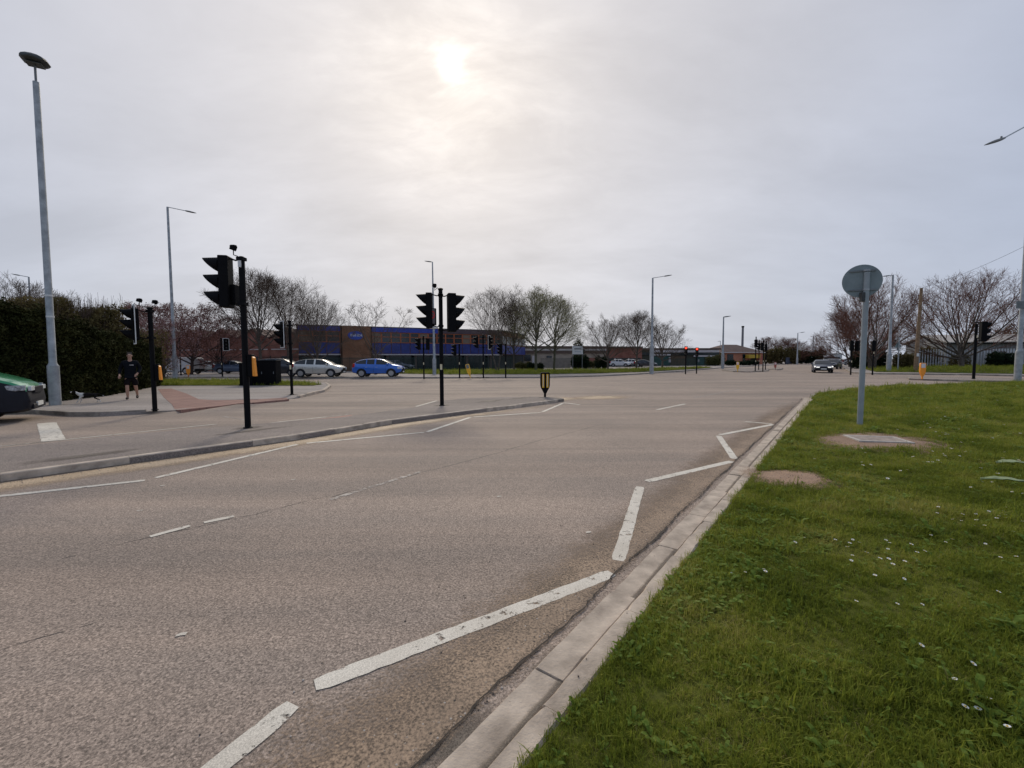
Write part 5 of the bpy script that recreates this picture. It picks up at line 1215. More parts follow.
    ends = [tuple(vid(0, k, 0) for k in range(9)) + tuple(vid(0, k, 1) for k in range(7, 0, -1)), tuple(vid(ni - 1, k, 0) for k in range(9)) + tuple(vid(ni - 1, k, 1) for k in range(7, 0, -1))]
    mesh(body + ends, 'body', [paint, M_TRIM], mi=mats_i + [1, 1])
    for nm in ('side_window', 'windscreen', 'rear_window'):
        fs = [f for f, g in glass if g == nm]
        if not fs: continue
        if nm == 'side_window':
            for s, lo_ in ((0, -1), (1, 1)):
                ff = [f for f in fs if (V[f[0]][1] * lo_) > 0]; mesh(ff, nm, M_CG)
        else: mesh(fs, nm, M_CG)
    r = .34 if kind != 'hatch' else .31
    for xx in (prof[-1][0] * .205, prof[-1][0] * .80):
        X = L / 2 - xx * sx
        for s in (-1, 1):
            y = s * (hw0 - .11)
            MB().lathe([(.02, -.10), (r + .07, -.10), (r + .07, .116), (.02, .116)], 28, (X, y, r + .02), axis='Y').build('wheel_arch', M_TRIM, t) if False else None
            w_ = empty('wheel', (X, y, r), 0, None, None); del_keys = [k_ for k_ in ('label', 'category') if k_ in w_]; w_.parent = t
            MB().lathe([(r * .6, -.11), (r * .93, -.115), (r, -.08), (r, .08), (r * .93, .115), (r * .6, .11)], 28, (0, 0, 0), axis='Y').build('tyre', M_TYRE, w_)
            rm = MB().lathe([(r * .66, -.117), (r * .66, .117)], 24, (0, 0, 0), axis='Y')
            for k in range(5):
                q = 6.283 * k / 5 + .3; rm.box((math.cos(q) * r * .42, s * .128, math.sin(q) * r * .42), (r * .5, .02, r * .18), mtx=Matrix.Rotation(-q, 3, 'Y'))
            rm.build('rim', M_RIM, w_, smooth=False)
            # dark arch lip on the body side
            mb = MB(); V2 = []; N = 18
            for k in range(N + 1):
                q = math.pi * (k / N) * 1.16 - .08 * math.pi
                for rr_ in (r + .085, r - .03): V2.append((X + rr_ * math.cos(q), s * (hw0 + .004), r + rr_ * math.sin(q)))
            o_ = len(V2); V2 += [(a, s * (hw0 - .06), c) for a, b, c in V2]
            fs = []
            for k in range(N):
                a = 2 * k; fs += [(a, a + 1, a + 3, a + 2), (a, a + 2, a + 2 + o_, a + o_), (a + 1, a + 1 + o_, a + 3 + o_, a + 3)]
            mb.add(V2, fs).build('wheel_arch', M_TRIM, t, fix=False)
    fz = (.72 if kind == 'suv' else .62 if kind == 'hatch' else .86) * sz
    for s in (-1, 1):
        MB().prism([(-.32, -.10), (.28, -.05), (.30, .05), (.05, .09), (-.32, .03)] if kind != 'van' else [(-.34, .0), (.1, -.09), (.27, -.08), (.27, .055), (-.34, .06)], (L / 2 - .33 * sx, s * hw0 * .80, fz + .06), (1, 0, 0), (0, 0, 1), (0, s, 0), hw0 * .155).build('headlight', M_HLON if lit else (M_HLD if kind == 'van' else M_HL), t, bevel=.012)
        MB().box((L / 2 - .015, s * hw0 * .55, fz + .02), (.07, .36, .12)).build('headlight', M_HLON if lit else M_HL, t, bevel=.01)
        MB().prism([(-.06, -.12), (.22, -.05), (.26, .16), (-.02, .26)], (-L / 2 + .14, s * hw0 * .80, (1.0 if kind != 'hatch' else .85) * sz - .05), (1, 0, 0), (0, 0, 1), (0, s, 0), hw0 * .165).build('rear_light', M_TL, t, bevel=.01)
        mb = MB().box((L / 2 - prof[6][0] * sx - .1, s * (hw0 + .09), (1.08 if kind != 'hatch' else .97) * sz + .03), (.14, .2, .13)); mb.build('door_mirror', paint, t, bevel=.03)
        for xx in (2.15, 3.05): MB().box((L / 2 - xx * sx, s * (hw0 * .992), .86 * sz), (.16, .03, .03)).build('door_handle', M_TRIM if kind == 'van' else M_RIM, t)
        for xx in (1.35, 2.42, 3.3): MB().box((L / 2 - xx * sx, s * (hw0 * .997 - .003), .66 * sz), (.012, .012, .5)).build('door_gap', M_TRIM, t)
    MB().box((L / 2 - .01, 0, fz - .02), (.07, Wd * .42, .17)).build('grille', M_TRIM, t, bevel=.01)
    MB().box((L / 2 + .02, 0, .45 * sz), (.04, .52, .11)).build('number_plate', M_PLATE, t)
    MB().box((L / 2 - .0, 0, .40 * sz), (.05, Wd * .6, .12)).build('bumper_intake', M_TRIM, t, bevel=.01)
    return t
P_SIL = mat('silver_paint', (.56, .55, .51), .3, .04, 1, metal=.5, coat=.6); P_BLU = mat('bright_blue_paint', (.015, .12, .50), .3, .04, 1, metal=.2, coat=.7)
P_DK = mat('dark_paint', (.022, .026, .034), .3, .05, 1, metal=.2, coat=.6); P_WH = mat('white_paint', (.62, .62, .62), .35, .03, 1, coat=.5); P_GRN = mat('green_paint', (.008, .25, .09), .28, .04, 1, metal=.15, coat=.8)
P_DB = mat('dark_blue_paint', (.02, .03, .06), .3, .05, 1, metal=.2, coat=.4); P_GRY = mat('grey_paint', (.15, .16, .18), .3, .04, 1, metal=.4, coat=.5); P_SLT = mat('slate_blue_paint', (.06, .09, .15), .3, .05, 1, metal=.3, coat=.5)
def mid(px, Y, z=.12): v = W(px, 372, Y); return (v.x, Y, z)
car(mid(319.5, 38.9), R(4), 'silver car with a red rear lamp, left of the blue car', P_SIL, 4.35, 1.85, 1.62)
car(mid(379, 38.6), R(3), 'bright blue car right of the silver car, below the oval sign', P_BLU, 4.3, 1.85, 1.62)
car(mid(281, 40.5), R(3), 'dark car behind the black cabinets and left of the silver car', P_DK, 4.6, 1.88, 1.70)
car(mid(181, 49), R(175), 'white van behind the second lamp post, seen through the railings', P_WH, 4.6, 1.85, 1.9, 'van', cat='van', name='van')
car(mid(236, 50), R(5), 'slate blue car seen left of the black cabinets behind the railings', P_SLT, 4.3, 1.8, 1.5, 'hatch')
car(mid(212, 58.5), R(5), 'pale car parked by the workshops between two plum tree trunks', P_SIL, 4.3, 1.8, 1.48, 'hatch')
car(mid(398, 60), R(5), 'grey car half hidden behind the blue car and the green railings', P_GRY, 4.3, 1.8, 1.5, 'hatch')
car(mid(621, 84), R(-35), 'left one of two white cars parked under the low red brick building', P_WH, 4.2, 1.8, 1.5, 'hatch')
car(mid(634, 85), R(-35), 'right one of two white cars parked under the low red brick building', P_WH, 4.2, 1.8, 1.5, 'hatch')
car(mid(645, 82), R(-20), 'dark car parked beside the two white ones, behind the lamp post', P_DK, 4.3, 1.8, 1.4, 'hatch')
pa = W(822, 370, G(822, 373.2).y + 2.2); car((pa.x, pa.y, 0), math.atan2(-pa.y, -pa.x) + R(4), 'dark blue car with lit headlamps coming towards the camera', P_DB, 4.3, 1.78, 1.46, 'hatch', lit=True)
pa = W(832.5, 368, 66); car((pa.x, pa.y, 0), math.atan2(-pa.y, -pa.x) - R(10), 'dark car following close behind the approaching dark blue car', P_DK, 4.4, 1.8, 1.55, 'suv')
pa = W(829, 366, 80); car((pa.x, pa.y, 0), math.atan2(-pa.y, -pa.x), 'pale van third in the line of approaching traffic', P_GRY, 4.9, 1.9, 2.1, 'van', cat='van', name='van')
car(mid(847, 95, 0.1), R(10), 'left one of two pale parked cars far off beside the round sign post', P_WH, 4.3, 1.8, 1.5, 'hatch')
car(mid(857, 99, 0.1), R(10), 'pale van parked far off, half hidden by the round sign post', P_WH, 4.8, 1.9, 2.0, 'van', cat='van', name='van')
# the green van entering at the left
hv = math.atan2(.60, .80); cr = Vector((-12.75, 11.1)); f = Vector((math.cos(hv), math.sin(hv))); lft = Vector((-f.y, f.x))
c0 = cr - f * 2.5 + lft * .95
car((c0.x, c0.y, 0), hv, 'green van with a dark bumper nosing in at the left edge', P_GRN, 5.3, 1.92, 1.98, 'van', None, False, True, 'van', 'van')
# ------------------------------------------------------------------ man and dog
def skin(name, J, E, mats, parent, root=0, sub=2, matf=None, extra=None):
    me = bpy.data.meshes.new(name); me.from_pydata([j[:3] for j in J], E, []); o = bpy.data.objects.new(name, me); col.objects.link(o)
    sk = o.modifiers.new('skin', 'SKIN'); sk.use_smooth_shade = True
    for i, j in enumerate(J):
        v = me.skin_vertices[0].data[i]; r = j[3]; v.radius = (r if not hasattr(r, '__len__') else r[0], r if not hasattr(r, '__len__') else r[1]); v.use_root = (i == root)
    s = o.modifiers.new('sub', 'SUBSURF'); s.levels = s.render_levels = sub
    dg = bpy.context.evaluated_depsgraph_get(); nm = bpy.data.meshes.new_from_object(o.evaluated_get(dg)); bpy.data.objects.remove(o)
    nm.materials.clear()
    for m in (mats if isinstance(mats, (list, tuple)) else [mats]): nm.materials.append(m)
    if extra:
        bm = bmesh.new(); bm.from_mesh(nm); extra(bm); bm.to_mesh(nm); bm.free()
    nm.polygons.foreach_set('use_smooth', [True] * len(nm.polygons))
    if matf:
        for p in nm.polygons: p.material_index = matf(p.center)
    q = bpy.data.objects.new(name, nm); col.objects.link(q); q.parent = parent; return q
M_SK = mat('skin_tone', (.42, .24, .17), .6, .08, 20); M_HOOD = mat('black_cloth', (.008, .009, .012), .95, .2, 15, spec=.08); M_SHOE = mat('dark_shoe', (.03, .018, .014), .7); M_SHORT = mat('dark_shorts', (.012, .009, .010), .95, .2, 20, spec=.08)
pm = G(132, 399.3, .12)
t = empty('person', (pm.x, pm.y, .12), math.atan2(-pm.y, -pm.x - 3) + R(90), 'man walking in a black hooded top, dark shorts and dark shoes before the hedge', 'person')
# facing local -Y; right leg forward (screen left), left leg trailing
J = [(0, 0, .95, (.13, .10)), (0, -.01, 1.10, (.14, .10)), (0, -.02, 1.30, (.13, .09)), (0, -.02, 1.43, (.10, .07)), (0, -.03, 1.52, (.055, .055)), (0, -.045, 1.60, (.062, .075)), (0, -.05, 1.69, (.075, .092)), (0, -.045, 1.76, (.055, .065)),
     (-.18, -.01, 1.40, .045), (-.29, .06, 1.20, .046), (-.31, -.04, 1.02, .038), (-.31, -.14, .93, .026),      # right arm 8..11
     (.18, -.01, 1.40, .045), (.28, .05, 1.20, .046), (.25, -.12, 1.05, .038), (.20, -.22, .98, .026),         # left arm 12..15
     (-.10, 0, .88, .095), (-.11, -.10, .52, .062), (-.11, -.10, .33, .058), (-.11, -.06, .10, .038), (-.12, -.10, .045, .040), (-.13, -.22, .035, .032),  # right leg 16..21
     (.10, .01, .88, .095), (.12, .02, .52, .062), (.13, .16, .36, .055), (.14, .27, .16, .037), (.14, .27, .09, .038), (.14, .17, .04, .030)]
E = [(0, 1), (1, 2), (2, 3), (3, 4), (4, 5), (5, 6), (6, 7), (3, 8), (8, 9), (9, 10), (10, 11), (3, 12), (12, 13), (13, 14), (14, 15), (0, 16), (16, 17), (17, 18), (18, 19), (19, 20), (20, 21), (0, 22), (22, 23), (23, 24), (24, 25), (25, 26), (26, 27)]
def hands(bm):
    def tube(pts, rad):
        mb = MB().tube(pts, rad, 6); vs = [bm.verts.new(v) for v in mb.v]
        for f in mb.f:
            try: bm.faces.new([vs[i] for i in f])
            except ValueError: pass
    for w_, e in ((Vector(J[11][:3]), Vector(J[10][:3])), (Vector(J[15][:3]), Vector(J[14][:3]))):
        d = (w_ - e).normalized(); s = d.cross(Vector((0, 0, 1))).normalized(); n = s.cross(d)
        tube([w_ - d * .01, w_ + d * .045, w_ + d * .085], [.026, .036, .030])
        for k, L in enumerate((.062, .072, .068, .052)):
            b = w_ + d * .075 + s * (-.026 + .0175 * k); tube([b, b + d * L * .45 - n * .006, b + d * L * .75 - n * .024, b + d * L * .85 - n * .040], [.0095, .0088, .008, .0065])
        b = w_ + d * .02 - s * .028; tube([b, b - s * .022 + d * .022, b - s * .026 + d * .048 - n * .012], [.012, .010, .008])
    # nose, ears
    for c, r in (((0, -.145, 1.675), .014), ((-.078, -.045, 1.68), .018), ((.078, -.045, 1.68), .018)):
        bmesh.ops.create_icosphere(bm, subdivisions=2, radius=r, matrix=Matrix.Translation(c) @ Matrix.Diagonal((.6, 1, 1.5, 1)))
body = skin('body', J, E, M_SK, t, 0, 2, None, hands)
top = skin('hooded_top', [(0, 0, .86, (.185, .145)), (0, 0, 1.0, (.19, .15)), (0, -.02, 1.2, (.195, .15)), (0, -.02, 1.41, (.19, .14)), (0, .0, 1.54, (.105, .10)), (-.19, -.01, 1.43, .082), (-.295, .06, 1.20, .070), (-.31, -.04, 1.02, .056), (-.31, -.10, .965, .045), (.19, -.01, 1.43, .082), (.285, .05, 1.20, .070), (.25, -.12, 1.05, .056), (.22, -.18, 1.01, .045)], [(0, 1), (1, 2), (2, 3), (3, 4), (3, 5), (5, 6), (6, 7), (7, 8), (3, 9), (9, 10), (10, 11), (11, 12)], M_HOOD, t, 1)
MB().box((.06, -.172, 1.33), (.12, .012, .022)).build('chest_print', M_WB, top)
skin('shorts', [(0, 0, .93, (.165, .125)), (0, 0, .84, (.15, .12)), (-.10, -.01, .80, .12), (-.115, -.07, .60, .105), (-.115, -.09, .53, .095), (.11, .01, .80, .12), (.125, .02, .60, .105), (.125, .02, .53, .095)], [(0, 1), (1, 2), (2, 3), (3, 4), (1, 5), (5, 6), (6, 7)], M_SHORT, t, 0)
skin('shoe', [(-.115, -.05, .07, .05), (-.12, -.12, .055, .048), (-.13, -.24, .045, .038)], [(0, 1), (1, 2)], M_SHOE, t, 0)
skin('shoe', [(.14, .28, .13, .05), (.14, .25, .08, .048), (.14, .14, .045, .038)], [(0, 1), (1, 2)], M_SHOE, t, 0)
mb = MB()
for x in (-.028, .028): mb.lathe([(.001, -.012), (.011, -.006), (.011, .004), (.001, .01)], 8, (x, -.128, 1.705), axis='Y')
eyes = []
for x in (-.028, .028): MB().lathe([(.001, -.012), (.011, -.006), (.011, .004), (.001, .01)], 8, (x, -.128, 1.705), axis='Y').build('eye', M_BLK, body)
MB().box((0, -.133, 1.63), (.045, .012, .008)).build('mouth', mat('lips', (.28, .10, .08), .6), body)
skin('hair', [(0, -.02, 1.775, (.07, .075)), (0, .02, 1.74, (.074, .07)), (0, .035, 1.68, (.066, .05))], [(0, 1), (1, 2)], mat('short_hair', (.06, .045, .035), .9), t, 1)
# dog, black with a white collar band and chest, walking to the left of the man
pd = G(88, 402.8, .12)
t = empty('dog', (pd.x, pd.y, .12), R(215), 'small black and white dog walking on the pavement ahead of the man', 'dog'); t.scale = (.62, .62, .62)
D = [(0, 0, .46, (.095, .115)), (-.22, 0, .47, (.085, .095)), (-.36, 0, .48, (.075, .085)), (.20, 0, .46, (.105, .13)), (.34, 0, .50, (.085, .10)), (.46, 0, .60, .062), (.54, 0, .66, .068), (.62, 0, .65, .048), (.71, 0, .625, .030),
     (.30, -.08, .34, .045), (.27, -.08, .19, .026), (.32, -.08, .04, .022), (.35, -.08, .02, .024), (.30, .08, .34, .045), (.36, .08, .19, .026), (.44, .08, .05, .022), (.47, .08, .03, .024),
     (-.33, -.08, .36, .060), (-.26, -.08, .26, .034), (-.42, -.08, .17, .022), (-.40, -.08, .04, .020), (-.36, -.08, .02, .024), (-.34, .08, .36, .060), (-.32, .08, .26, .034), (-.50, .08, .18, .022), (-.54, .08, .05, .020), (-.50, .08, .03, .024),
     (-.46, 0, .50, .030), (-.58, 0, .42, .022), (-.68, 0, .38, .014)]
DE = [(0, 1), (1, 2), (0, 3), (3, 4), (4, 5), (5, 6), (6, 7), (7, 8), (3, 9), (9, 10), (10, 11), (11, 12), (3, 13), (13, 14), (14, 15), (15, 16), (2, 17), (17, 18), (18, 19), (19, 20), (20, 21), (2, 22), (22, 23), (23, 24), (24, 25), (25, 26), (2, 27), (27, 28), (28, 29)]
def dogm(c): return 1 if (.16 < c.x < .47) or (c.z < .16) or (c.x > .64) or c.x < -.64 else 0
def dogx(bm):
    for s in (-1, 1): bmesh.ops.create_cone(bm, cap_ends=True, segments=8, radius1=.032, radius2=.008, depth=.09, matrix=Matrix.Translation((.52, s * .045, .745)) @ Matrix.Rotation(R(s * -18), 4, 'X'))
skin('body', D, DE, [mat('black_fur', (.014, .012, .011), .95, .3, 20, spec=.1), mat('white_fur', (.60, .57, .53), .9, .1, 20)], t, 0, 2, dogm, dogx)
# ------------------------------------------------------------------ grass
def tuft(seed, n, h, spread, wd, m, lean=.5):
    g = rng(seed); V = []; Fc = []
    for _ in range(n):
        a = g.uniform(0, 6.28); r = spread * math.sqrt(g.uniform()); x, y = r * math.cos(a), r * math.sin(a)
        q = g.uniform(0, 6.28); L = h * g.uniform(.45, 1.15); ln = lean * g.uniform(.2, 1.3); wv = wd * g.uniform(.6, 1.2)
        px, py = -math.sin(q) * wv / 2, math.cos(q) * wv / 2; o = len(V)
        for t in (0, .45, .8):
            k = 1 - t * .55; e = L * ln * t * t; z = L * (t - .25 * ln * t * t)
            V += [(x + math.cos(q) * e - px * k, y + math.sin(q) * e - py * k, z), (x + math.cos(q) * e + px * k, y + math.sin(q) * e + py * k, z)]
        V.append((x + math.cos(q) * L * ln, y + math.sin(q) * L * ln, L * (1 - .3 * ln)))
        Fc += [(o, o + 1, o + 3, o + 2), (o + 2, o + 3, o + 5, o + 4), (o + 4, o + 5, o + 6)]
    me = bpy.data.meshes.new('grass_tuft'); me.from_pydata(V, [], Fc); me.materials.append(m)
    return bpy.data.objects.new('grass_tuft', me)
def weed(seed, m, n=7, L=.05, w_=.02):
    g = rng(seed); V = []; Fc = []
    for i in range(n):
        q = i / n * 6.28 + g.uniform(-.3, .3); l = L * g.uniform(.6, 1.2); up = g.uniform(.15, .7); o = len(V)
        c, s = math.cos(q), math.sin(q)
        for t, k in ((.1, .2), (.45, 1), (.8, .8), (1, .1)):
            z = l * up * math.sin(t * 2.2) + .008
            V += [(c * l * t - s * w_ / 2 * k, s * l * t + c * w_ / 2 * k, z), (c * l * t + s * w_ / 2 * k, s * l * t - c * w_ / 2 * k, z)]
        Fc += [(o + 2 * j, o + 2 * j + 1, o + 2 * j + 3, o + 2 * j + 2) for j in range(3)]
    me = bpy.data.meshes.new('weed'); me.from_pydata(V, [], Fc); me.materials.append(m)
    return bpy.data.objects.new('weed', me)
def grassmat(name, cs):
    m, nt, b = nodes_of(name); ge = nt.nodes.new('ShaderNodeNewGeometry'); P = ge.outputs['Position']
    n = noise_n(nt, 1.3, 4, .6, P); n2 = noise_n(nt, 55, 2, .5, P)
    f = mathn(nt, 'ADD', mathn(nt, 'MULTIPLY', n.outputs[0], .55), mathn(nt, 'MULTIPLY', n2.outputs[0], .45))
    r = _ramp(nt, [(.36, cs[0]), (.46, cs[1]), (.54, cs[2]), (.64, cs[3])]); nt.links.new(f, r.inputs[0])
    nt.links.new(r.outputs[0], b.inputs['Base Color']); b.inputs['Roughness'].default_value = .6; b.inputs['Specular IOR Level'].default_value = .08
    t = nt.nodes.new('ShaderNodeBsdfTranslucent'); nt.links.new(r.outputs[0], t.inputs[0]); x = nt.nodes.new('ShaderNodeMixShader'); x.inputs[0].default_value = .42
    nt.links.new(b.outputs[0], x.inputs[1]); nt.links.new(t.outputs[0], x.inputs[2]); nt.links.new(x.outputs[0], nt.nodes['Material Output'].inputs[0])
    return m
GM = grassmat('grass_blades', [(.085, .110, .014), (.165, .200, .024), (.275, .300, .042), (.40, .35, .10)])
GMD = grassmat('dry_grass', [(.22, .19, .07), (.28, .24, .09), (.34, .29, .12), (.4, .35, .17)])
GW = grassmat('weed_leaves', [(.10, .16, .025), (.15, .22, .035), (.20, .27, .05), (.28, .32, .09)])
SRC = [tuft(1, 16, .045, .035, .0035, GM), tuft(2, 20, .06, .045, .004, GM, .8), tuft(3, 12, .085, .03, .0045, GM, .6),
       tuft(4, 14, .04, .05, .003, GMD, 1.0), weed(5, GW), weed(6, GW, 5, .035, .018), tuft(7, 18, .05, .06, .0035, GM, 1.1)]
def scatter(name, pts, scl, idx, label=None, src=None):
    me = bpy.data.meshes.new(name); me.vertices.add(len(pts)); me.vertices.foreach_set('co', np.asarray(pts, np.float32).ravel())
    a = me.attributes.new('siz', 'FLOAT', 'POINT'); a.data.foreach_set('value', np.asarray(scl, np.float32))
    a = me.attributes.new('pick', 'INT', 'POINT'); a.data.foreach_set('value', np.asarray(idx, np.int32))
    a = me.attributes.new('spin', 'FLOAT', 'POINT'); a.data.foreach_set('value', rng(len(pts)).uniform(0, 6.28, len(pts)).astype(np.float32))
    o = bpy.data.objects.new(name, me); col.objects.link(o)
    ng = bpy.data.node_groups.new('scatter', 'GeometryNodeTree'); ng.interface.new_socket('Geometry', in_out='INPUT', socket_type='NodeSocketGeometry'); ng.interface.new_socket('Geometry', in_out='OUTPUT', socket_type='NodeSocketGeometry')
    N = ng.nodes; gi = N.new('NodeGroupInput'); go = N.new('NodeGroupOutput'); ip = N.new('GeometryNodeInstanceOnPoints'); gg = N.new('GeometryNodeGeometryToInstance')
    for s in reversed(src or SRC):
        oi = N.new('GeometryNodeObjectInfo'); oi.inputs['Object'].default_value = s; oi.inputs['As Instance'].default_value = False
        ng.links.new(oi.outputs['Geometry'], gg.inputs[0])
    def at(nm, ty):
        q = N.new('GeometryNodeInputNamedAttribute'); q.data_type = ty; q.inputs[0].default_value = nm; return q.outputs[0]
    ng.links.new(gi.outputs[0], ip.inputs['Points']); ng.links.new(gg.outputs[0], ip.inputs['Instance']); ip.inputs['Pick Instance'].default_value = True
    ng.links.new(at('pick', 'INT'), ip.inputs['Instance Index']); ng.links.new(at('siz', 'FLOAT'), ip.inputs['Scale'])
    cx_ = N.new('ShaderNodeCombineXYZ'); ng.links.new(at('spin', 'FLOAT'), cx_.inputs[2]); ng.links.new(cx_.outputs[0], ip.inputs['Rotation'])
    ng.links.new(ip.outputs[0], go.inputs[0]); md = o.modifiers.new('scatter', 'NODES'); md.node_group = ng
    return tag(o, kind='stuff')
def zgrid(f, x0, x1, y0, y1, st):
    xs = np.arange(x0, x1 + st, st); ys = np.arange(y0, y1 + st, st); Z = np.array([[f(x, y) for x in xs] for y in ys])
    def q(x, y):
        i = np.clip(((x - x0) / st).astype(int), 0, len(xs) - 2); j = np.clip(((y - y0) / st).astype(int), 0, len(ys) - 2)
        u = (x - x0) / st - i; v = (y - y0) / st - j
        return Z[j, i] * (1 - u) * (1 - v) + Z[j, i + 1] * u * (1 - v) + Z[j + 1, i] * (1 - u) * v + Z[j + 1, i + 1] * u * v
    return q
zq = zgrid(zverge, -3, 36, -1, 28, .25)
g = rng(11); PX = []; PS = []; PI_ = []
def vary(x, y, s): return np.sin(x * 1.9 * s + 1.3 * np.sin(y * 1.1 * s)) * np.sin(y * 2.3 * s + 1.7 * np.sin(x * .8 * s))
for (y0, y1, dens, s) in ((1.0, 3.2, 2700, .80), (3.2, 6, 1300, .95), (6, 10, 520, 1.15), (10, 17, 200, 1.7), (17, 28, 75, 2.6)):
    x0, x1 = -1.0, y1 * 1.3 + 1.2; n = int((x1 - x0) * (y1 - y0) * dens)
    x = g.uniform(x0, x1, n); y = g.uniform(y0, y1, n)
    k = inside_np(VERGE, x, y) & (x < y * 1.3 + 1.2)
    for cx0, cy0, rx, ry in DP: k &= ((x - cx0) / rx) ** 2 + ((y - cy0) / ry) ** 2 > g.uniform(.35, 1.2, n) * (1 + .35 * vary(x, y, 2.3))
    k &= ~((abs(x - COVER[0]) < .6) & (abs(y - COVER[1]) < .4))
    v = vary(x, y, 1) * .5 + vary(x, y, 3.1) * .5
    k &= g.uniform(0, 1, n) < .86 + .3 * v
    x, y, v = x[k], y[k], v[k]; n = len(x)
    PX.append(np.stack([x, y, zq(x, y) - .004], 1)); PS.append(s * (1 + .5 * v) * g.uniform(.6, 1.3, n) * np.where(g.uniform(0, 1, n) < .06, 1.5, 1))
    w2 = vary(x + 5, y + 2, .7) > .35
    p = g.uniform(0, 1, n); i = np.where(p < .34, 0, np.where(p < .60, 1, np.where(p < .68, 2, np.where(p < .74, 3, np.where(p < .765, 4, np.where(p < .79, 5, 6))))))
    i = np.where(w2 & (g.uniform(0, 1, n) < .13), np.where(g.uniform(0, 1, n) < .5, 4, 5), i)
    PI_.append(i)
scatter('verge_grass', np.concatenate(PX), np.concatenate(PS), np.concatenate(PI_))
print('tufts', sum(len(a) for a in PX))
def strip_grass(poly, z, dens, s, seed, zf=None):
    g = rng(seed); xs = [p.x for p in poly]; ys = [p.y for p in poly]; n = int((max(xs) - min(xs)) * (max(ys) - min(ys)) * dens)
    x = g.uniform(min(xs), max(xs), n); y = g.uniform(min(ys), max(ys), n); k = inside_np(poly, x, y); x, y = x[k], y[k]
    zz = np.array([zf(a, b) for a, b in zip(x, y)]) if zf else np.full(len(x), z)
    scatter('grass', np.stack([x, y, zz], 1), g.uniform(.7, 1.3, len(x)) * s, g.integers(0, 4, len(x)))
strip_grass(GSL, .125, 45, 2.8, 21)
strip_grass(FG, .13, 14, 4.0, 22)
strip_grass([p for p in RG if p.x < 100 or True][:4] + [Vector((95, 75)), Vector((62, 78))], .3, 6, 5, 23, lambda x, y: .13 + .25 * min(1, max(0, (dseg(x, y, RK) - 5) / 8)))
# loose chippings in the gutter and on the bare earth
def pebble(seed, m):
    bm = bmesh.new(); bmesh.ops.create_icosphere(bm, subdivisions=1, radius=.006); g = random.Random(seed)
    for v in bm.verts: v.co = Vector((v.co.x * g.uniform(.7, 1.3), v.co.y * g.uniform(.7, 1.3), v.co.z * g.uniform(.4, .8)))
    me = bpy.data.meshes.new('chipping'); bm.to_mesh(me); bm.free(); me.materials.append(m); return bpy.data.objects.new('chipping', me)
PSRC = [pebble(i, mat('chipping_%s' % 'abcd'[i], c_, .9)) for i, c_ in enumerate(((.33, .26, .2), (.18, .13, .10), (.46, .40, .34), (.10, .08, .065)))]
g = rng(77); PP = []
rl = resample(K2[:8], .2); 
for _ in range(5200):
    i = int(len(rl) * g.uniform(0, 1) ** 1.2 * .98); p = rl[i]; t_ = (rl[min(i + 1, len(rl) - 1)] - rl[max(i - 1, 0)]).normalized(); dd = .35 + abs(g.normal(0, .16)) if g.uniform() < .8 else g.uniform(.0, 1.3)
    if .12 < dd < .31 and g.uniform() < .7: continue
    q = p + Vector((-t_.y, t_.x)) * dd + t_ * g.uniform(-.1, .1); z = .003 if dd > .31 else (.016 if dd > .12 else .052)
    PP.append((q.x, q.y, z))
n1_ = len(PP)
ri = resample(IN, .2)
for _ in range(2600):
    i = int(g.integers(0, len(ri) - 1)); p = ri[i]; t_ = (ri[i + 1] - ri[max(i - 1, 0)]).normalized(); q = p - Vector((-t_.y, t_.x)) * abs(g.normal(.03, .18)); PP.append((q.x, q.y, .004))
for cx0, cy0, rx, ry in DP:
    for _ in range(260):
        a = g.uniform(0, 6.28); r_ = math.sqrt(g.uniform()) * 1.05; x, y = cx0 + rx * r_ * math.cos(a), cy0 + ry * r_ * math.sin(a); PP.append((x, y, zverge(x, y) + .013))
scatter('loose_chippings', np.array(PP), g.uniform(.25, 1.0, len(PP)) ** 1.5 * 1.2, g.integers(0, 4, len(PP)), src=PSRC)
# daisies
M_PET = mat('daisy_petals', (.80, .80, .76), .6, .05, 30); M_DISC = mat('daisy_disc', (.65, .42, .03), .7)
def daisy():
    mb = MB(); n = 14
    for k in range(n):
        q = 6.283 * k / n; c, s = math.cos(q), math.sin(q); w_ = .0022
        mb.add([(c * .003 - s * w_ * .5, s * .003 + c * w_ * .5, .040), (c * .003 + s * w_ * .5, s * .003 - c * w_ * .5, .040), (c * .011 + s * w_, s * .011 - c * w_, .043), (c * .0125, s * .0125, .042), (c * .011 - s * w_, s * .011 + c * w_, .043)], [(0, 1, 2, 3, 4)])
    mb.lathe([(.0001, .0385), (.004, .040), (.0038, .0425), (.0001, .0445)], 8, mi=1)
    mb.tube([(0, 0, -.01), (.003, .001, .02), (0, 0, .040)], .0011, 5, 2)
    return tag(mb.build('daisy', [M_PET, M_DISC, GM], fix=False, smooth=False), 'small white daisy open in the grass verge', 'daisy', 'daisies scattered over the grass verge')
d0 = daisy(); first = True
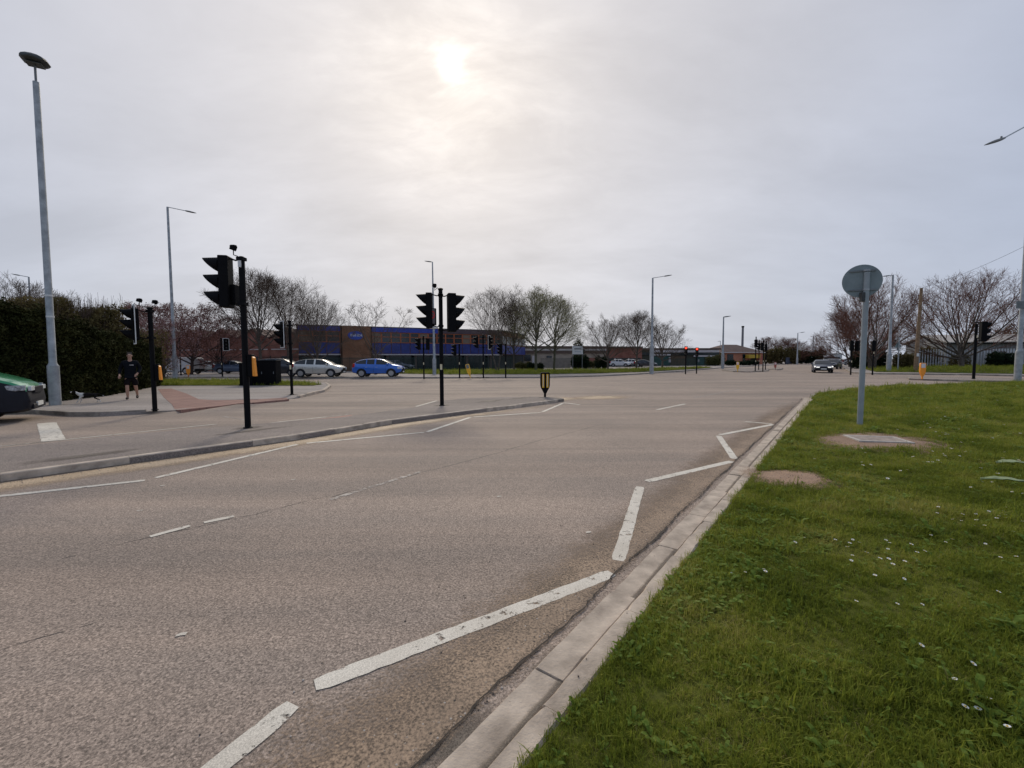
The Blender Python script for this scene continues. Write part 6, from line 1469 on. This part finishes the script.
spots = [(962, 711), (978, 714), (1011, 735), (990, 704), (968, 667), (917, 649), (958, 686), (855, 604), (896, 606), (892, 568), (915, 562), (904, 564), (764, 569), (764, 573), (745, 572), (733, 572), (793, 543), (910, 510), (936, 516), (939, 511), (853, 557), (850, 563), (977, 517), (890, 544), (920, 607), (1002, 515), (1018, 560), (995, 596), (985, 545), (875, 578), (902, 580), (1000, 560), (1016, 722)]
g = rng(5)
cl_ = [(g.uniform(850, 1015), 400 + g.uniform(0, 1) * 150) for _ in range(13)]
for _ in range(90):
    a_, b_ = cl_[int(g.integers(0, 13))]; spots.append((a_ + g.normal(0, 22), b_ + g.normal(0, 9)))
for _ in range(26): spots.append((g.uniform(925, 1024), g.uniform(425, 500)))
for px, py in spots:
    p = G(px, py, .12)
    if not inside(VERGE, p.x, p.y) or any(((p.x - a) / c) ** 2 + ((p.y - b) / d) ** 2 < 1 for a, b, c, d in DP): continue
    o = d0 if first else d0.copy()
    if not first: col.objects.link(o)
    first = False; s = random.uniform(.8, 1.15) * (1 if p.y < 5 else 1.35); o.location = (p.x, p.y, zverge(p.x, p.y)); o.scale = (s, s, s * random.uniform(.9, 1.2)); o.rotation_euler = (random.uniform(-.35, .1), random.uniform(-.3, .3), random.uniform(0, 6))
# broad pale leaves at the right edge
def leafblade(px, py, L, wd, az, label):
    p = G(px, py, .15); mb = MB(); V = []; n = 9; d = Vector((math.cos(az), math.sin(az), 0)); s = Vector((-d.y, d.x, 0))
    for i in range(n + 1):
        t = i / n; k = math.sin(math.pi * (t * .9 + .07)) ** .7 * wd; c = d * (L * t) + Vector((0, 0, .045 + .035 * math.sin(t * 2.7)))
        wob = .005 * math.sin(i * 2.3)
        V += [c - s * k + Vector((0, 0, .02 + wob)), c, c + s * k + Vector((0, 0, .015 - wob))]
    mb.add(V, [(3 * i + j, 3 * i + j + 1, 3 * i + j + 4, 3 * i + j + 3) for i in range(n) for j in (0, 1)])
    o = mb.build('dock_leaf', mat('pale_leaf', (.20, .25, .11), .5, .3, 14), fix=False); o.location = (p.x, p.y, zverge(p.x, p.y)); o.modifiers.new('t', 'SOLIDIFY').thickness = .003
    tag(o, label, 'leaf')
leafblade(1030, 464, .42, .07, R(175), 'broad pale green leaf in the grass at the right edge, farther of two')
leafblade(1032, 485, .46, .06, R(163), 'broad pale green leaf in the grass at the right edge, nearer of two')
